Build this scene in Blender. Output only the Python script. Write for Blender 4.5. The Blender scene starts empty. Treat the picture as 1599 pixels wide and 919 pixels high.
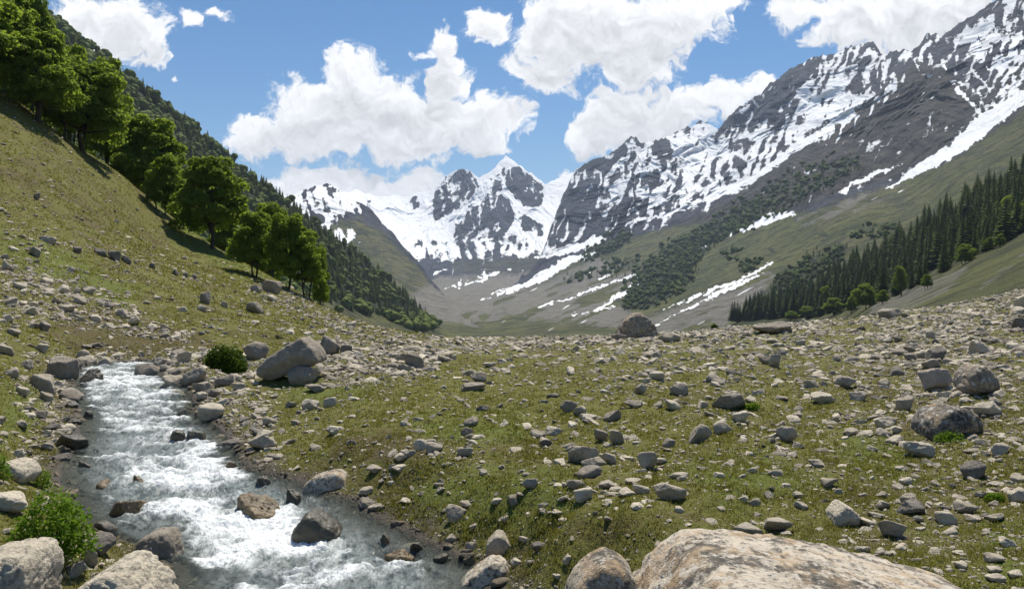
import bpy, bmesh, math, random
import numpy as np
from mathutils import Vector, Matrix, Euler

random.seed(11)
RNG = np.random.default_rng(11)
S = bpy.context.scene
COL = S.collection
R = math.radians

# ------------------------------------------------------------------ camera, sky, sun, exposure
CX, CY, FPX = 799.5, 459.5, 1599 * 28.0 / 36.0      # photograph pixel geometry of a level 28 mm lens
cam_d = bpy.data.cameras.new('camera')
cam_d.lens = 28.0
cam_d.sensor_width = 36.0
cam_d.clip_start = 0.1
cam_d.clip_end = 30000
cam = bpy.data.objects.new('camera', cam_d)
COL.objects.link(cam)
cam.rotation_euler = (R(90), 0, 0)
S.camera = cam

SUN_AZ, SUN_EL = 12.0, 64.0         # degrees to the right of straight ahead, above the horizon
sun_d = bpy.data.lights.new('sun', 'SUN')
sun_d.energy = 4.8
sun_d.angle = R(0.53)
sun_d.color = (1.0, 0.93, 0.80)
sun = bpy.data.objects.new('sun', sun_d)
COL.objects.link(sun)
sdir = Vector((math.cos(R(SUN_EL)) * math.sin(R(SUN_AZ)), math.cos(R(SUN_EL)) * math.cos(R(SUN_AZ)), math.sin(R(SUN_EL))))
sun.rotation_euler = sdir.to_track_quat('Z', 'Y').to_euler()

S.view_settings.view_transform = 'Standard'
S.view_settings.look = 'None'
S.view_settings.exposure = 0.46
S.view_settings.gamma = 1.0
S.view_settings.use_curve_mapping = False
S.render.engine = 'CYCLES'
S.cycles.use_denoising = True
S.cycles.max_bounces = 6
S.cycles.diffuse_bounces = 4
S.cycles.transparent_max_bounces = 10
S.cycles.volume_bounces = 0


class NT:
    """small helper round a node tree"""
    def __init__(self, tree):
        self.t = tree
        self.n = tree.nodes
        self.l = tree.links

    def node(self, typ, **kw):
        n = self.n.new(typ)
        for k, v in kw.items():
            setattr(n, k, v)
        return n

    def set(self, sock, v):
        if hasattr(v, 'is_output') or isinstance(v, bpy.types.NodeSocket):
            self.l.new(v, sock)
        elif v is not None:
            sock.default_value = v

    def math(self, op, a, b=None, c=None, clamp=False):
        n = self.node('ShaderNodeMath', operation=op, use_clamp=clamp)
        for i, v in enumerate((a, b, c)):
            if v is not None:
                self.set(n.inputs[i], v)
        return n.outputs[0]

    def vmath(self, op, a, b=None, out=0):
        n = self.node('ShaderNodeVectorMath', operation=op)
        self.set(n.inputs[0], a)
        if b is not None:
            self.set(n.inputs[1], b)
        return n.outputs[out]

    def scale(self, a, s):
        n = self.node('ShaderNodeVectorMath', operation='SCALE')
        self.set(n.inputs[0], a)
        self.set(n.inputs['Scale'], s)
        return n.outputs[0]

    def noise(self, vec, scale, detail=4.0, rough=0.55, out='Fac', dist=0.0, lac=2.0):
        n = self.node('ShaderNodeTexNoise')
        if vec is not None:
            self.l.new(vec, n.inputs['Vector'])
        n.inputs['Scale'].default_value = scale
        n.inputs['Detail'].default_value = detail
        n.inputs['Roughness'].default_value = rough
        n.inputs['Distortion'].default_value = dist
        n.inputs['Lacunarity'].default_value = lac
        return n.outputs['Fac' if out == 'Fac' else 'Color']

    def voro(self, vec, scale, feature='F1', detail=0.0, out='Distance'):
        n = self.node('ShaderNodeTexVoronoi', feature=feature)
        self.l.new(vec, n.inputs['Vector'])
        n.inputs['Scale'].default_value = scale
        if 'Detail' in n.inputs:
            n.inputs['Detail'].default_value = detail
        return n.outputs[out]

    def ss(self, v, a, b, lo=0.0, hi=1.0):
        n = self.node('ShaderNodeMapRange', interpolation_type='SMOOTHSTEP')
        self.set(n.inputs['Value'], v)
        n.inputs['From Min'].default_value = a
        n.inputs['From Max'].default_value = b
        n.inputs['To Min'].default_value = lo
        n.inputs['To Max'].default_value = hi
        return n.outputs[0]

    def mix(self, f, a, b, blend='MIX'):
        n = self.node('ShaderNodeMix', data_type='RGBA', blend_type=blend)
        self.set(n.inputs[0], f)
        self.set(n.inputs[6], a if not isinstance(a, tuple) else (*a, 1.0)[:4])
        self.set(n.inputs[7], b if not isinstance(b, tuple) else (*b, 1.0)[:4])
        return n.outputs[2]

    def attr(self, name, out='Fac'):
        n = self.node('ShaderNodeAttribute')
        n.attribute_name = name
        return n.outputs[out]

    def pos(self):
        return self.node('ShaderNodeNewGeometry').outputs['Position']

    def bump(self, h, strength, dist, normal=None):
        n = self.node('ShaderNodeBump')
        n.inputs['Strength'].default_value = strength
        n.inputs['Distance'].default_value = dist
        self.l.new(h, n.inputs['Height'])
        if normal is not None:
            self.l.new(normal, n.inputs['Normal'])
        return n.outputs[0]


# ---- the world: physical sky with cumulus clouds spread over the sky directions
CLOUDS = [  # centre and radii in hundredths of the sky plane, seen from straight ahead
    # long cumulus left of the middle
    (400, 207, 62, 40), (480, 185, 78, 66), (545, 145, 62, 70), (605, 185, 90, 68), (668, 190, 78, 62),
    (692, 120, 36, 50), (686, 66, 26, 40), (664, 80, 22, 14), (742, 192, 66, 50), (800, 190, 38, 26), (560, 215, 120, 38),
    # its lower neighbour near the snow
    (465, 282, 58, 32), (540, 280, 84, 30), (610, 296, 70, 26), (664, 288, 40, 32),
    # big cloud at the top
    (848, 112, 62, 38), (900, 52, 110, 74), (985, 42, 112, 62), (1062, 28, 90, 48), (1140, 10, 34, 20),
    (1000, 100, 76, 42), (1062, 96, 22, 16), (757, 40, 36, 34), (775, 46, 30, 20),
    # cloud behind the right hand ridge
    (930, 200, 46, 44), (985, 172, 70, 50), (1050, 175, 74, 46), (1130, 150, 60, 36), (1185, 135, 50, 24), (1010, 215, 95, 34),
    # top right
    (1245, 14, 50, 34), (1330, 28, 84, 48), (1420, 28, 84, 54), (1500, 12, 64, 44), (1370, 72, 60, 20), (1600, -40, 90, 60),
    # top left
    (128, 14, 58, 38), (192, 40, 62, 50), (238, 55, 34, 40), (228, 92, 38, 18),
    (288, 30, 24, 18), (334, 28, 30, 18), (887, 268, 26, 13), (275, 128, 12, 7), (812, 318, 8, 5),
]


def make_world():
    w = bpy.data.worlds.new('World')
    S.world = w
    w.use_nodes = True
    t = NT(w.node_tree)
    t.n.clear()
    sky = t.node('ShaderNodeTexSky', sky_type='NISHITA')
    sky.sun_disc = False
    sky.sun_elevation = R(SUN_EL)
    sky.sun_rotation = R(SUN_AZ)
    sky.altitude = 2800
    sky.air_density = 1.35
    sky.dust_density = 0.5
    sky.ozone_density = 1.6
    # cloud cover group
    g = bpy.data.node_groups.new('cloud_cover', 'ShaderNodeTree')
    g.interface.new_socket('Vector', in_out='INPUT', socket_type='NodeSocketVector')
    g.interface.new_socket('Cover', in_out='OUTPUT', socket_type='NodeSocketFloat')
    G = NT(g)
    gi = G.node('NodeGroupInput')
    go = G.node('NodeGroupOutput')
    q = gi.outputs[0]
    cur = None
    for (px, py, rx, ry) in CLOUDS:
        d = G.vmath('SUBTRACT', q, ((px - CX) / 100, (CY - py) / 100, 0.0))
        d = G.vmath('MULTIPLY', d, (90 / rx, 90 / ry, 0.0))
        d = G.vmath('LENGTH', d, out=1)
        m = G.math('MULTIPLY', G.math('SUBTRACT', 1.0, d), min(1.0, (min(rx, ry) / 42.0) ** 0.7))
        cur = m if cur is None else G.math('SMOOTH_MAX', cur, m, 0.22)
    G.l.new(cur, go.inputs[0])

    tc = t.node('ShaderNodeTexCoord')
    sep = t.node('ShaderNodeSeparateXYZ')
    t.l.new(tc.outputs['Generated'], sep.inputs[0])
    yy = t.math('MAXIMUM', sep.outputs[1], 0.08)
    k = FPX / 100
    u = t.math('MULTIPLY', t.math('DIVIDE', sep.outputs[0], yy), k)
    v = t.math('MULTIPLY', t.math('DIVIDE', sep.outputs[2], yy), k)
    comb = t.node('ShaderNodeCombineXYZ')
    t.l.new(u, comb.inputs[0])
    t.l.new(v, comb.inputs[1])
    q = comb.outputs[0]

    def warp(q, s, amp, det):
        c = t.noise(q, s, det, 0.55, out='Color')
        c = t.vmath('SUBTRACT', c, (0.5, 0.5, 0.5))
        return t.vmath('ADD', q, t.scale(c, amp))
    q1 = warp(q, 1.3, 0.85, 3.0)
    q2 = warp(q1, 5.0, 0.26, 4.0)

    def cover(vec):
        n = t.node('ShaderNodeGroup')
        n.node_tree = g
        t.l.new(vec, n.inputs[0])
        return n.outputs[0]
    c0 = cover(q2)
    bil = t.voro(q2, 2.6, 'SMOOTH_F1', 3.0)
    fb = t.noise(q1, 3.4, 12.0, 0.68)
    dens = t.math('ADD', c0, t.math('MULTIPLY', t.math('SUBTRACT', fb, 0.5), 1.05))
    dens = t.math('ADD', dens, t.math('MULTIPLY', t.math('SUBTRACT', 0.42, bil), 0.30))
    alpha = t.ss(dens, -0.05, 0.21)
    front = t.ss(sep.outputs[1], 0.10, 0.3)
    alpha = t.math('MULTIPLY', alpha, front)
    # light: the cloud above this spot takes the sun away; relief from billows shifted towards the sun
    up = t.vmath('ADD', q2, (0.06, 0.42, 0.0))
    cu = cover(up)
    bil2 = t.voro(t.vmath('ADD', q2, (0.02, 0.09, 0.0)), 2.6, 'SMOOTH_F1', 3.0)
    relief = t.math('SUBTRACT', bil2, bil)
    fb2 = t.noise(t.vmath('ADD', q1, (0.02, 0.10, 0.0)), 3.2, 5.0, 0.5)
    fb1 = t.noise(q1, 3.2, 5.0, 0.5)
    relief = t.math('ADD', t.math('MULTIPLY', relief, 0.9), t.math('MULTIPLY', t.math('SUBTRACT', fb1, fb2), 1.0))
    thick = t.ss(t.math('ADD', t.math('MULTIPLY', cu, 0.85), t.math('MULTIPLY', c0, 0.35)), 0.0, 0.75)
    lum = t.math('ADD', 1.03, t.math('MULTIPLY', thick, -0.24))
    lum = t.math('ADD', lum, t.math('MULTIPLY', relief, 0.40))
    lum = t.math('MINIMUM', t.math('MAXIMUM', lum, 0.60), 1.05)
    ccol = t.mix(thick, (1.0, 1.0, 1.0), (0.975, 0.98, 1.0))
    ccol = t.vmath('MULTIPLY', ccol, lum)
    b1 = t.node('ShaderNodeBackground')
    b2 = t.node('ShaderNodeBackground')
    skyc = t.node('ShaderNodeHueSaturation')
    skyc.inputs['Saturation'].default_value = 1.30
    t.l.new(sky.outputs[0], skyc.inputs['Color'])
    t.l.new(skyc.outputs[0], b1.inputs['Color'])
    b1.inputs['Strength'].default_value = 0.075
    t.l.new(ccol, b2.inputs['Color'])
    b2.inputs['Strength'].default_value = 0.80
    mx = t.node('ShaderNodeMixShader')
    t.l.new(alpha, mx.inputs[0])
    t.l.new(b1.outputs[0], mx.inputs[1])
    t.l.new(b2.outputs[0], mx.inputs[2])
    out = t.node('ShaderNodeOutputWorld')
    t.l.new(mx.outputs[0], out.inputs[0])


make_world()


# ------------------------------------------------------------------ numeric helpers
_perm = np.random.default_rng(5).permutation(512).astype(np.int64)
_ang = np.random.default_rng(6).random(512) * 2 * np.pi
_g2 = np.stack([np.cos(_ang), np.sin(_ang)], -1)
_g3 = np.random.default_rng(7).normal(size=(512, 3))
_g3 /= np.linalg.norm(_g3, axis=1)[:, None]


def n2(x, y):
    xi = np.floor(x).astype(np.int64)
    yi = np.floor(y).astype(np.int64)
    fx, fy = x - xi, y - yi
    u = fx * fx * fx * (fx * (fx * 6 - 15) + 10)
    v = fy * fy * fy * (fy * (fy * 6 - 15) + 10)

    def gr(ix, iy, dx, dy):
        h = _perm[(_perm[ix & 511] + iy) & 511]
        g = _g2[h]
        return g[..., 0] * dx + g[..., 1] * dy
    a = gr(xi, yi, fx, fy)
    b = gr(xi + 1, yi, fx - 1, fy)
    c = gr(xi, yi + 1, fx, fy - 1)
    d = gr(xi + 1, yi + 1, fx - 1, fy - 1)
    return ((a + (b - a) * u) * (1 - v) + (c + (d - c) * u) * v) * 1.5


def n3(p):
    x, y, z = p[..., 0], p[..., 1], p[..., 2]
    xi, yi, zi = (np.floor(a).astype(np.int64) for a in (x, y, z))
    fx, fy, fz = x - xi, y - yi, z - zi
    u, v, w = (f * f * f * (f * (f * 6 - 15) + 10) for f in (fx, fy, fz))
    out = 0.0
    for i in (0, 1):
        for j in (0, 1):
            for k in (0, 1):
                h = _perm[(_perm[(_perm[(xi + i) & 511] + yi + j) & 511] + zi + k) & 511]
                g = _g3[h]
                d = g[..., 0] * (fx - i) + g[..., 1] * (fy - j) + g[..., 2] * (fz - k)
                out = out + d * (u if i else 1 - u) * (v if j else 1 - v) * (w if k else 1 - w)
    return out * 1.6


def fbm2(x, y, octv=5, gain=0.5, lac=2.03):
    s, a, t = 0.0, 1.0, 0.0
    for i in range(octv):
        s = s + a * n2(x + 17.3 * i, y - 9.1 * i)
        t += a
        a *= gain
        x, y = x * lac, y * lac
    return s / t


def ridge2(x, y, octv=5, gain=0.55, lac=2.1):
    s, a, t = 0.0, 1.0, 0.0
    for i in range(octv):
        s = s + a * (1 - np.abs(n2(x + 31.7 * i, y + 12.9 * i)) * 2)
        t += a
        a *= gain
        x, y = x * lac, y * lac
    return s / t


def fbm3(p, octv=4, gain=0.5):
    s, a, t = 0.0, 1.0, 0.0
    for i in range(octv):
        s = s + a * n3(p + 13.7 * i)
        t += a
        a *= gain
        p = p * 2.03
    return s / t


def sstep(x, a, b):
    t = np.clip((x - a) / (b - a), 0, 1)
    return t * t * (3 - 2 * t)


class TPS:
    def __init__(self, P, V, smooth=0.0):
        P = np.asarray(P, float)
        self.P = P
        n = len(P)
        K = self.k(P, P) + smooth * np.eye(n)
        Q = np.hstack([np.ones((n, 1)), P])
        A = np.zeros((n + 3, n + 3))
        A[:n, :n] = K
        A[:n, n:] = Q
        A[n:, :n] = Q.T
        b = np.zeros(n + 3)
        b[:n] = V
        self.c = np.linalg.solve(A, b)

    @staticmethod
    def k(A, B):
        d2 = (A[:, None, 0] - B[None, :, 0]) ** 2 + (A[:, None, 1] - B[None, :, 1]) ** 2
        return 0.5 * d2 * np.log(d2 + 1e-12)

    def __call__(self, a, b):
        sh = np.shape(a)
        Q = np.stack([np.ravel(a), np.ravel(b)], -1)
        out = np.empty(len(Q))
        n = len(self.P)
        for i in range(0, len(Q), 40000):
            q = Q[i:i + 40000]
            out[i:i + 40000] = self.k(q, self.P) @ self.c[:n] + self.c[n] + q @ self.c[n + 1:]
        return out.reshape(sh)


def pip(px, py, poly):
    """signed distance to a polygon, positive inside"""
    poly = np.asarray(poly, float)
    inside = np.zeros(np.shape(px), bool)
    dmin = np.full(np.shape(px), 1e18)
    m = len(poly)
    for i in range(m):
        x0, y0 = poly[i]
        x1, y1 = poly[(i + 1) % m]
        c = (y0 > py) != (y1 > py)
        xx = (x1 - x0) * (py - y0) / (y1 - y0 + 1e-9) + x0
        inside ^= c & (px < xx)
        dx, dy = x1 - x0, y1 - y0
        t = np.clip(((px - x0) * dx + (py - y0) * dy) / (dx * dx + dy * dy + 1e-9), 0, 1)
        dmin = np.minimum(dmin, (px - x0 - t * dx) ** 2 + (py - y0 - t * dy) ** 2)
    d = np.sqrt(dmin)
    return np.where(inside, d, -d)


def pdist(px, py, pts):
    """positive within the tapered stroke: pts = (x, y, half width)"""
    best = np.full(np.shape(px), -1e9)
    for (x0, y0, w0), (x1, y1, w1) in zip(pts[:-1], pts[1:]):
        dx, dy = x1 - x0, y1 - y0
        t = np.clip(((px - x0) * dx + (py - y0) * dy) / (dx * dx + dy * dy + 1e-9), 0, 1)
        d = np.sqrt((px - x0 - t * dx) ** 2 + (py - y0 - t * dy) ** 2)
        best = np.maximum(best, w0 + (w1 - w0) * t - d)
    return best


def add_attr(me, name, vals, typ='FLOAT'):
    a = me.attributes.new(name, typ, 'POINT')
    if typ == 'FLOAT':
        a.data.foreach_set('value', np.ascontiguousarray(vals, np.float32).ravel())
    else:
        v = np.ones((len(vals), 4), np.float32)
        v[:, :3] = vals
        a.data.foreach_set('color', v.ravel())


def mesh_np(name, V, F, mat=None, smooth=True, attrs=None, colors=None):
    """V (n,3), F (m,k) with constant k, or a list of such face arrays"""
    me = bpy.data.meshes.new(name)
    Fs = F if isinstance(F, list) else [F]
    me.vertices.add(len(V))
    me.vertices.foreach_set('co', np.ascontiguousarray(V, np.float32).ravel())
    nl = sum(f.size for f in Fs)
    npoly = sum(len(f) for f in Fs)
    me.loops.add(nl)
    me.loops.foreach_set('vertex_index', np.concatenate([f.ravel() for f in Fs]).astype(np.int32))
    me.polygons.add(npoly)
    tot = np.concatenate([np.full(len(f), f.shape[1]) for f in Fs])
    st = np.concatenate([[0], np.cumsum(tot)[:-1]])
    me.polygons.foreach_set('loop_start', st.astype(np.int32))
    me.polygons.foreach_set('use_smooth', np.full(npoly, smooth))
    me.update(calc_edges=True)
    me.validate()
    for k, v in (attrs or {}).items():
        add_attr(me, k, v)
    for k, v in (colors or {}).items():
        add_attr(me, k, v, 'FLOAT_COLOR')
    if mat:
        me.materials.append(mat)
    return me


def grid_faces(ny, nx):
    i = np.arange(ny * nx).reshape(ny, nx)
    return np.stack([i[:-1, :-1], i[:-1, 1:], i[1:, 1:], i[1:, :-1]], -1).reshape(-1, 4)


def link(name, me, parent=None):
    o = bpy.data.objects.new(name, me)
    COL.objects.link(o)
    if parent:
        o.parent = parent
    return o


def tag(o, label, cat=None, group=None, kind=None):
    o['label'] = label
    if cat:
        o['category'] = cat
    if group:
        o['group'] = group
    if kind:
        o['kind'] = kind
    return o


def new_mat(name):
    m = bpy.data.materials.new(name)
    m.use_nodes = True
    t = NT(m.node_tree)
    b = t.n['Principled BSDF']
    b.inputs['Specular IOR Level'].default_value = 0.2
    b.inputs['Roughness'].default_value = 0.9
    return m, t, b


# ------------------------------------------------------------------ materials
def mat_ground():
    m, t, b = new_mat('turf')
    p = t.pos()
    fine = t.noise(p, 22.0, 5, 0.65)
    mid = t.noise(p, 2.1, 5, 0.6)
    big = t.noise(p, 0.33, 4, 0.55)
    col = t.mix(t.ss(mid, 0.35, 0.66), (0.116, 0.122, 0.024), (0.156, 0.152, 0.038))
    brown = t.math('ADD', t.math('MULTIPLY', big, 0.63), t.math('MULTIPLY', mid, 0.55))
    brown = t.math('ADD', brown, t.math('MULTIPLY', t.math('SUBTRACT', t.attr('dry'), 0.5), 0.5))
    brown = t.math('ADD', brown, t.math('MULTIPLY', t.math('SUBTRACT', fine, 0.5), 0.35))
    col = t.mix(t.ss(brown, 0.58, 0.78, 0, 0.85), col, (0.092, 0.066, 0.034))
    col = t.mix(t.math('MULTIPLY', t.attr('lush'), t.ss(mid, 0.3, 0.6, 0.3, 0.65)), col, (0.108, 0.155, 0.020))
    col = t.mix(t.ss(fine, 0.25, 0.75), t.mix(0.32, col, (0.02, 0.018, 0.008)), t.mix(0.12, col, (0.22, 0.2, 0.09)))
    tuss = t.noise(t.vmath('MULTIPLY', p, (1.0, 1.0, 2.2)), 4.5, 6, 0.7)
    col = t.mix(t.ss(tuss, 0.50, 0.36, 0, 0.30), col, t.mix(0.5, col, (0.045, 0.036, 0.016)))
    col = t.mix(t.ss(tuss, 0.54, 0.70, 0, 0.5), col, (0.185, 0.178, 0.045))
    # grit: tiny pale pebbles
    vd = t.node('ShaderNodeTexVoronoi', feature='F1')
    t.l.new(p, vd.inputs['Vector'])
    vd.inputs['Scale'].default_value = 11.0
    grit = t.ss(vd.outputs['Distance'], 0.24, 0.16)
    sepc = t.node('ShaderNodeSeparateColor')
    t.l.new(vd.outputs['Color'], sepc.inputs[0])
    grit = t.math('MULTIPLY', grit, t.ss(t.math('ADD', sepc.outputs[0], t.math('MULTIPLY', t.attr('stony'), 0.30)), 0.93, 0.99))
    col = t.mix(grit, col, t.mix(sepc.outputs[1], (0.36, 0.33, 0.28), (0.22, 0.2, 0.17)))
    wet = t.attr('wet')
    mud = t.mix(t.noise(p, 9.0, 5, 0.65), (0.03, 0.025, 0.018), (0.11, 0.092, 0.07))
    col = t.mix(wet, col, mud)
    t.l.new(col, b.inputs['Base Color'])
    t.l.new(t.math('SUBTRACT', 0.95, t.math('MULTIPLY', wet, 0.5)), b.inputs['Roughness'])
    h = t.math('ADD', fine, t.math('MULTIPLY', grit, 0.5))
    t.l.new(t.bump(h, 0.9, 0.05), b.inputs['Normal'])
    return m


def mat_mountain():
    m, t, b = new_mat('mountain_side')
    p = t.pos()
    n1 = t.noise(p, 0.012, 7, 0.62)
    n2_ = t.noise(p, 0.05, 5, 0.6)
    n0 = t.noise(p, 0.028, 8, 0.72)
    rock = t.mix(t.ss(t.math('ADD', t.math('MULTIPLY', n1, 0.5), t.math('MULTIPLY', n0, 0.5)), 0.40, 0.60), (0.011, 0.015, 0.026), (0.062, 0.073, 0.098))
    rock = t.mix(t.attr('warm'), rock, t.mix(t.ss(n0, 0.38, 0.62), (0.011, 0.011, 0.011), (0.074, 0.067, 0.059)))
    scree = t.mix(t.ss(n2_, 0.3, 0.7), (0.145, 0.138, 0.118), (0.235, 0.222, 0.195))
    grass = t.mix(t.ss(n1, 0.35, 0.65), (0.070, 0.084, 0.024), (0.125, 0.130, 0.042))
    grass = t.mix(t.ss(t.noise(p, 0.007, 6, 0.65), 0.44, 0.62, 0, 0.55), grass, (0.125, 0.112, 0.060))
    grass = t.mix(t.ss(t.noise(p, 0.028, 7, 0.72), 0.485, 0.56, 0, 0.8), grass, (0.034, 0.046, 0.018))
    shrub = t.mix(t.ss(n2_, 0.4, 0.65), (0.014, 0.022, 0.010), (0.045, 0.060, 0.020))
    j = t.math('MULTIPLY', t.math('SUBTRACT', n2_, 0.5), 0.9)
    col = t.mix(t.ss(t.math('ADD', t.attr('scree'), j), 0.35, 0.65), rock, scree)
    col = t.mix(t.ss(t.math('ADD', t.attr('green'), j), 0.35, 0.65), col, grass)
    col = t.mix(t.ss(t.math('ADD', t.attr('shrub'), t.math('MULTIPLY', j, 1.4)), 0.40, 0.60), col, shrub)
    sn = t.math('ADD', t.attr('snow'), t.math('MULTIPLY', t.math('SUBTRACT', t.noise(p, 0.06, 6, 0.7), 0.5), 0.50))
    snow = t.ss(sn, 0.43, 0.55)
    col = t.mix(snow, col, (0.80, 0.82, 0.85))
    t.l.new(col, b.inputs['Base Color'])
    h = t.math('ADD', t.math('MULTIPLY', n1, 2.0), t.math('MULTIPLY', n0, 1.6))
    h = t.math('MULTIPLY', h, t.ss(snow, 0, 1, 1.0, 0.3))
    bn = t.node('ShaderNodeBump')
    bn.inputs['Strength'].default_value = 0.8
    bn.inputs['Distance'].default_value = 22.0
    t.l.new(h, bn.inputs['Height'])
    t.l.new(bn.outputs[0], b.inputs['Normal'])
    return m


def mat_rock(name, source, scale=1.0, lichen=0.5):
    """source: 'object' reads the object's own colour, else the attribute col"""
    m, t, b = new_mat(name)
    if source == 'object':
        base = t.node('ShaderNodeObjectInfo').outputs['Color']
        tc = t.node('ShaderNodeTexCoord').outputs['Object']
        rnd = t.node('ShaderNodeObjectInfo').outputs['Random']
        off = t.node('ShaderNodeCombineXYZ')
        t.l.new(t.math('MULTIPLY', rnd, 37.0), off.inputs[0])
        t.l.new(t.math('MULTIPLY', rnd, 91.0), off.inputs[1])
        geo = t.pos()
        p = t.vmath('ADD', geo, off.outputs[0])
    else:
        base = t.attr('col', 'Color')
        p = t.pos()
    a = t.noise(p, 3.0 * scale, 8, 0.68)
    bq = t.noise(p, 14.0 * scale, 6, 0.7)
    sp = t.noise(p, 60.0 * scale, 3, 0.6)
    col = t.mix(t.ss(a, 0.3, 0.7), t.mix(0.30, base, (0.06, 0.054, 0.046)), t.mix(0.15, base, (0.6, 0.56, 0.5)))
    col = t.mix(t.ss(bq, 0.5, 0.72 if lichen < 0.7 else 0.60, 0, 0.5 * lichen + 0.15), col, (0.09, 0.083, 0.074))
    col = t.mix(t.ss(bq, 0.46, 0.30, 0, 0.5), col, t.mix(0.5, base, (0.55, 0.51, 0.45)))
    col = t.mix(t.ss(sp, 0.55, 0.75, 0, 0.35), col, (0.09, 0.08, 0.07))
    if source == 'object' and lichen > 0.8:
        ln = t.math('ADD', t.math('MULTIPLY', t.noise(p, 0.8 * scale, 3, 0.5), 0.55), t.math('MULTIPLY', t.noise(p, 4.5 * scale, 6, 0.72), 0.45))
        ln = t.math('ADD', ln, t.math('MULTIPLY', t.math('SUBTRACT', bq, 0.5), 0.25))
        col = t.mix(t.ss(ln, 0.495, 0.565, 0, 0.85), col, (0.070, 0.064, 0.058))
        orange = t.noise(t.vmath('ADD', p, (7.1, 3.3, 1.2)), 3.3 * scale, 6, 0.7)
        col = t.mix(t.ss(orange, 0.50, 0.62, 0, 0.62), col, (0.46, 0.33, 0.20))
        col = t.mix(t.ss(t.noise(t.vmath('ADD', p, (1.1, 8.3, 4.2)), 9.0 * scale, 5, 0.7), 0.54, 0.62, 0, 0.8), col, (0.60, 0.56, 0.49))
    t.l.new(col, b.inputs['Base Color'])
    h = t.math('ADD', t.math('MULTIPLY', a, 1.5), t.math('MULTIPLY', bq, 0.7))
    h = t.math('ADD', h, t.math('MULTIPLY', sp, 0.22))
    t.l.new(t.bump(h, 0.75, 0.09 / scale), b.inputs['Normal'])
    return m


def mat_wet_rock():
    m, t, b = new_mat('wet_rock')
    base = t.node('ShaderNodeObjectInfo').outputs['Color']
    p = t.pos()
    a = t.noise(p, 5.0, 7, 0.68)
    bq = t.noise(p, 22.0, 5, 0.65)
    col = t.mix(t.ss(a, 0.3, 0.65), t.mix(0.6, base, (0.03, 0.026, 0.016)), base)
    col = t.mix(t.ss(bq, 0.5, 0.7, 0, 0.6), col, (0.05, 0.05, 0.022))
    t.l.new(col, b.inputs['Base Color'])
    b.inputs['Roughness'].default_value = 0.35
    b.inputs['Specular IOR Level'].default_value = 0.5
    t.l.new(t.bump(t.math('ADD', a, t.math('MULTIPLY', bq, 0.4)), 0.8, 0.05), b.inputs['Normal'])
    return m


def mat_water():
    m, t, b = new_mat('rushing_water')
    p = t.pos()
    st = t.vmath('MULTIPLY', p, (1.25, 0.42, 1.0))
    na = t.noise(st, 7.0, 6, 0.68, dist=0.6)
    nb = t.noise(st, 22.0, 4, 0.6)
    f = t.math('ADD', t.attr('foam'), t.math('MULTIPLY', t.math('SUBTRACT', na, 0.5), 1.15))
    f = t.math('ADD', f, t.math('MULTIPLY', t.math('SUBTRACT', nb, 0.5), 0.32))
    foam = t.ss(f, 0.24, 1.05)
    deep = t.mix(t.ss(na, 0.3, 0.7), (0.13, 0.160, 0.156), (0.31, 0.350, 0.340))
    col = t.mix(foam, deep, (0.78, 0.81, 0.82))
    t.l.new(col, b.inputs['Base Color'])
    t.l.new(t.ss(foam, 0, 1, 0.12, 0.75), b.inputs['Roughness'])
    b.inputs['IOR'].default_value = 1.33
    b.inputs['Specular IOR Level'].default_value = 0.5
    h = t.math('ADD', na, t.math('MULTIPLY', nb, 0.5))
    t.l.new(t.bump(h, 0.9, 0.07), b.inputs['Normal'])
    tr = t.node('ShaderNodeBsdfTransparent')
    tr.inputs[0].default_value = (0.80, 0.86, 0.84, 1)
    mx = t.node('ShaderNodeMixShader')
    clear = t.math('MULTIPLY', t.attr('shallow'), t.math('SUBTRACT', 1.0, foam))
    t.l.new(clear, mx.inputs[0])
    t.l.new(b.outputs[0], mx.inputs[1])
    t.l.new(tr.outputs[0], mx.inputs[2])
    t.l.new(mx.outputs[0], t.n['Material Output'].inputs[0])
    return m


def mat_leaf(name, c_dark, c_light, source='attr', trans=0.35):
    """leaves: base colour varies from leaf to leaf (attribute tone) and plant to plant"""
    m, t, b = new_mat(name)
    tone = t.attr('tone')
    rnd = t.node('ShaderNodeObjectInfo').outputs['Random']
    f = t.math('ADD', t.math('MULTIPLY', tone, 0.75), t.math('MULTIPLY', rnd, 0.25))
    col = t.mix(f, c_dark, c_light)
    t.l.new(col, b.inputs['Base Color'])
    b.inputs['Roughness'].default_value = 0.6
    b.inputs['Specular IOR Level'].default_value = 0.04
    tl = t.node('ShaderNodeBsdfTranslucent')
    t.l.new(t.mix(0.5, col, (c_light[0] * 1.6, c_light[1] * 1.5, c_light[2] * 0.7)), tl.inputs[0])
    mx = t.node('ShaderNodeMixShader')
    mx.inputs[0].default_value = trans
    t.l.new(b.outputs[0], mx.inputs[1])
    t.l.new(tl.outputs[0], mx.inputs[2])
    t.l.new(mx.outputs[0], t.n['Material Output'].inputs[0])
    return m


def mat_bark():
    m, t, b = new_mat('bark')
    p = t.pos()
    n = t.noise(t.vmath('MULTIPLY', p, (1, 1, 0.25)), 9.0, 5, 0.6)
    t.l.new(t.mix(n, (0.025, 0.02, 0.015), (0.09, 0.075, 0.058)), b.inputs['Base Color'])
    t.l.new(t.bump(n, 0.6, 0.05), b.inputs['Normal'])
    return m


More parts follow.
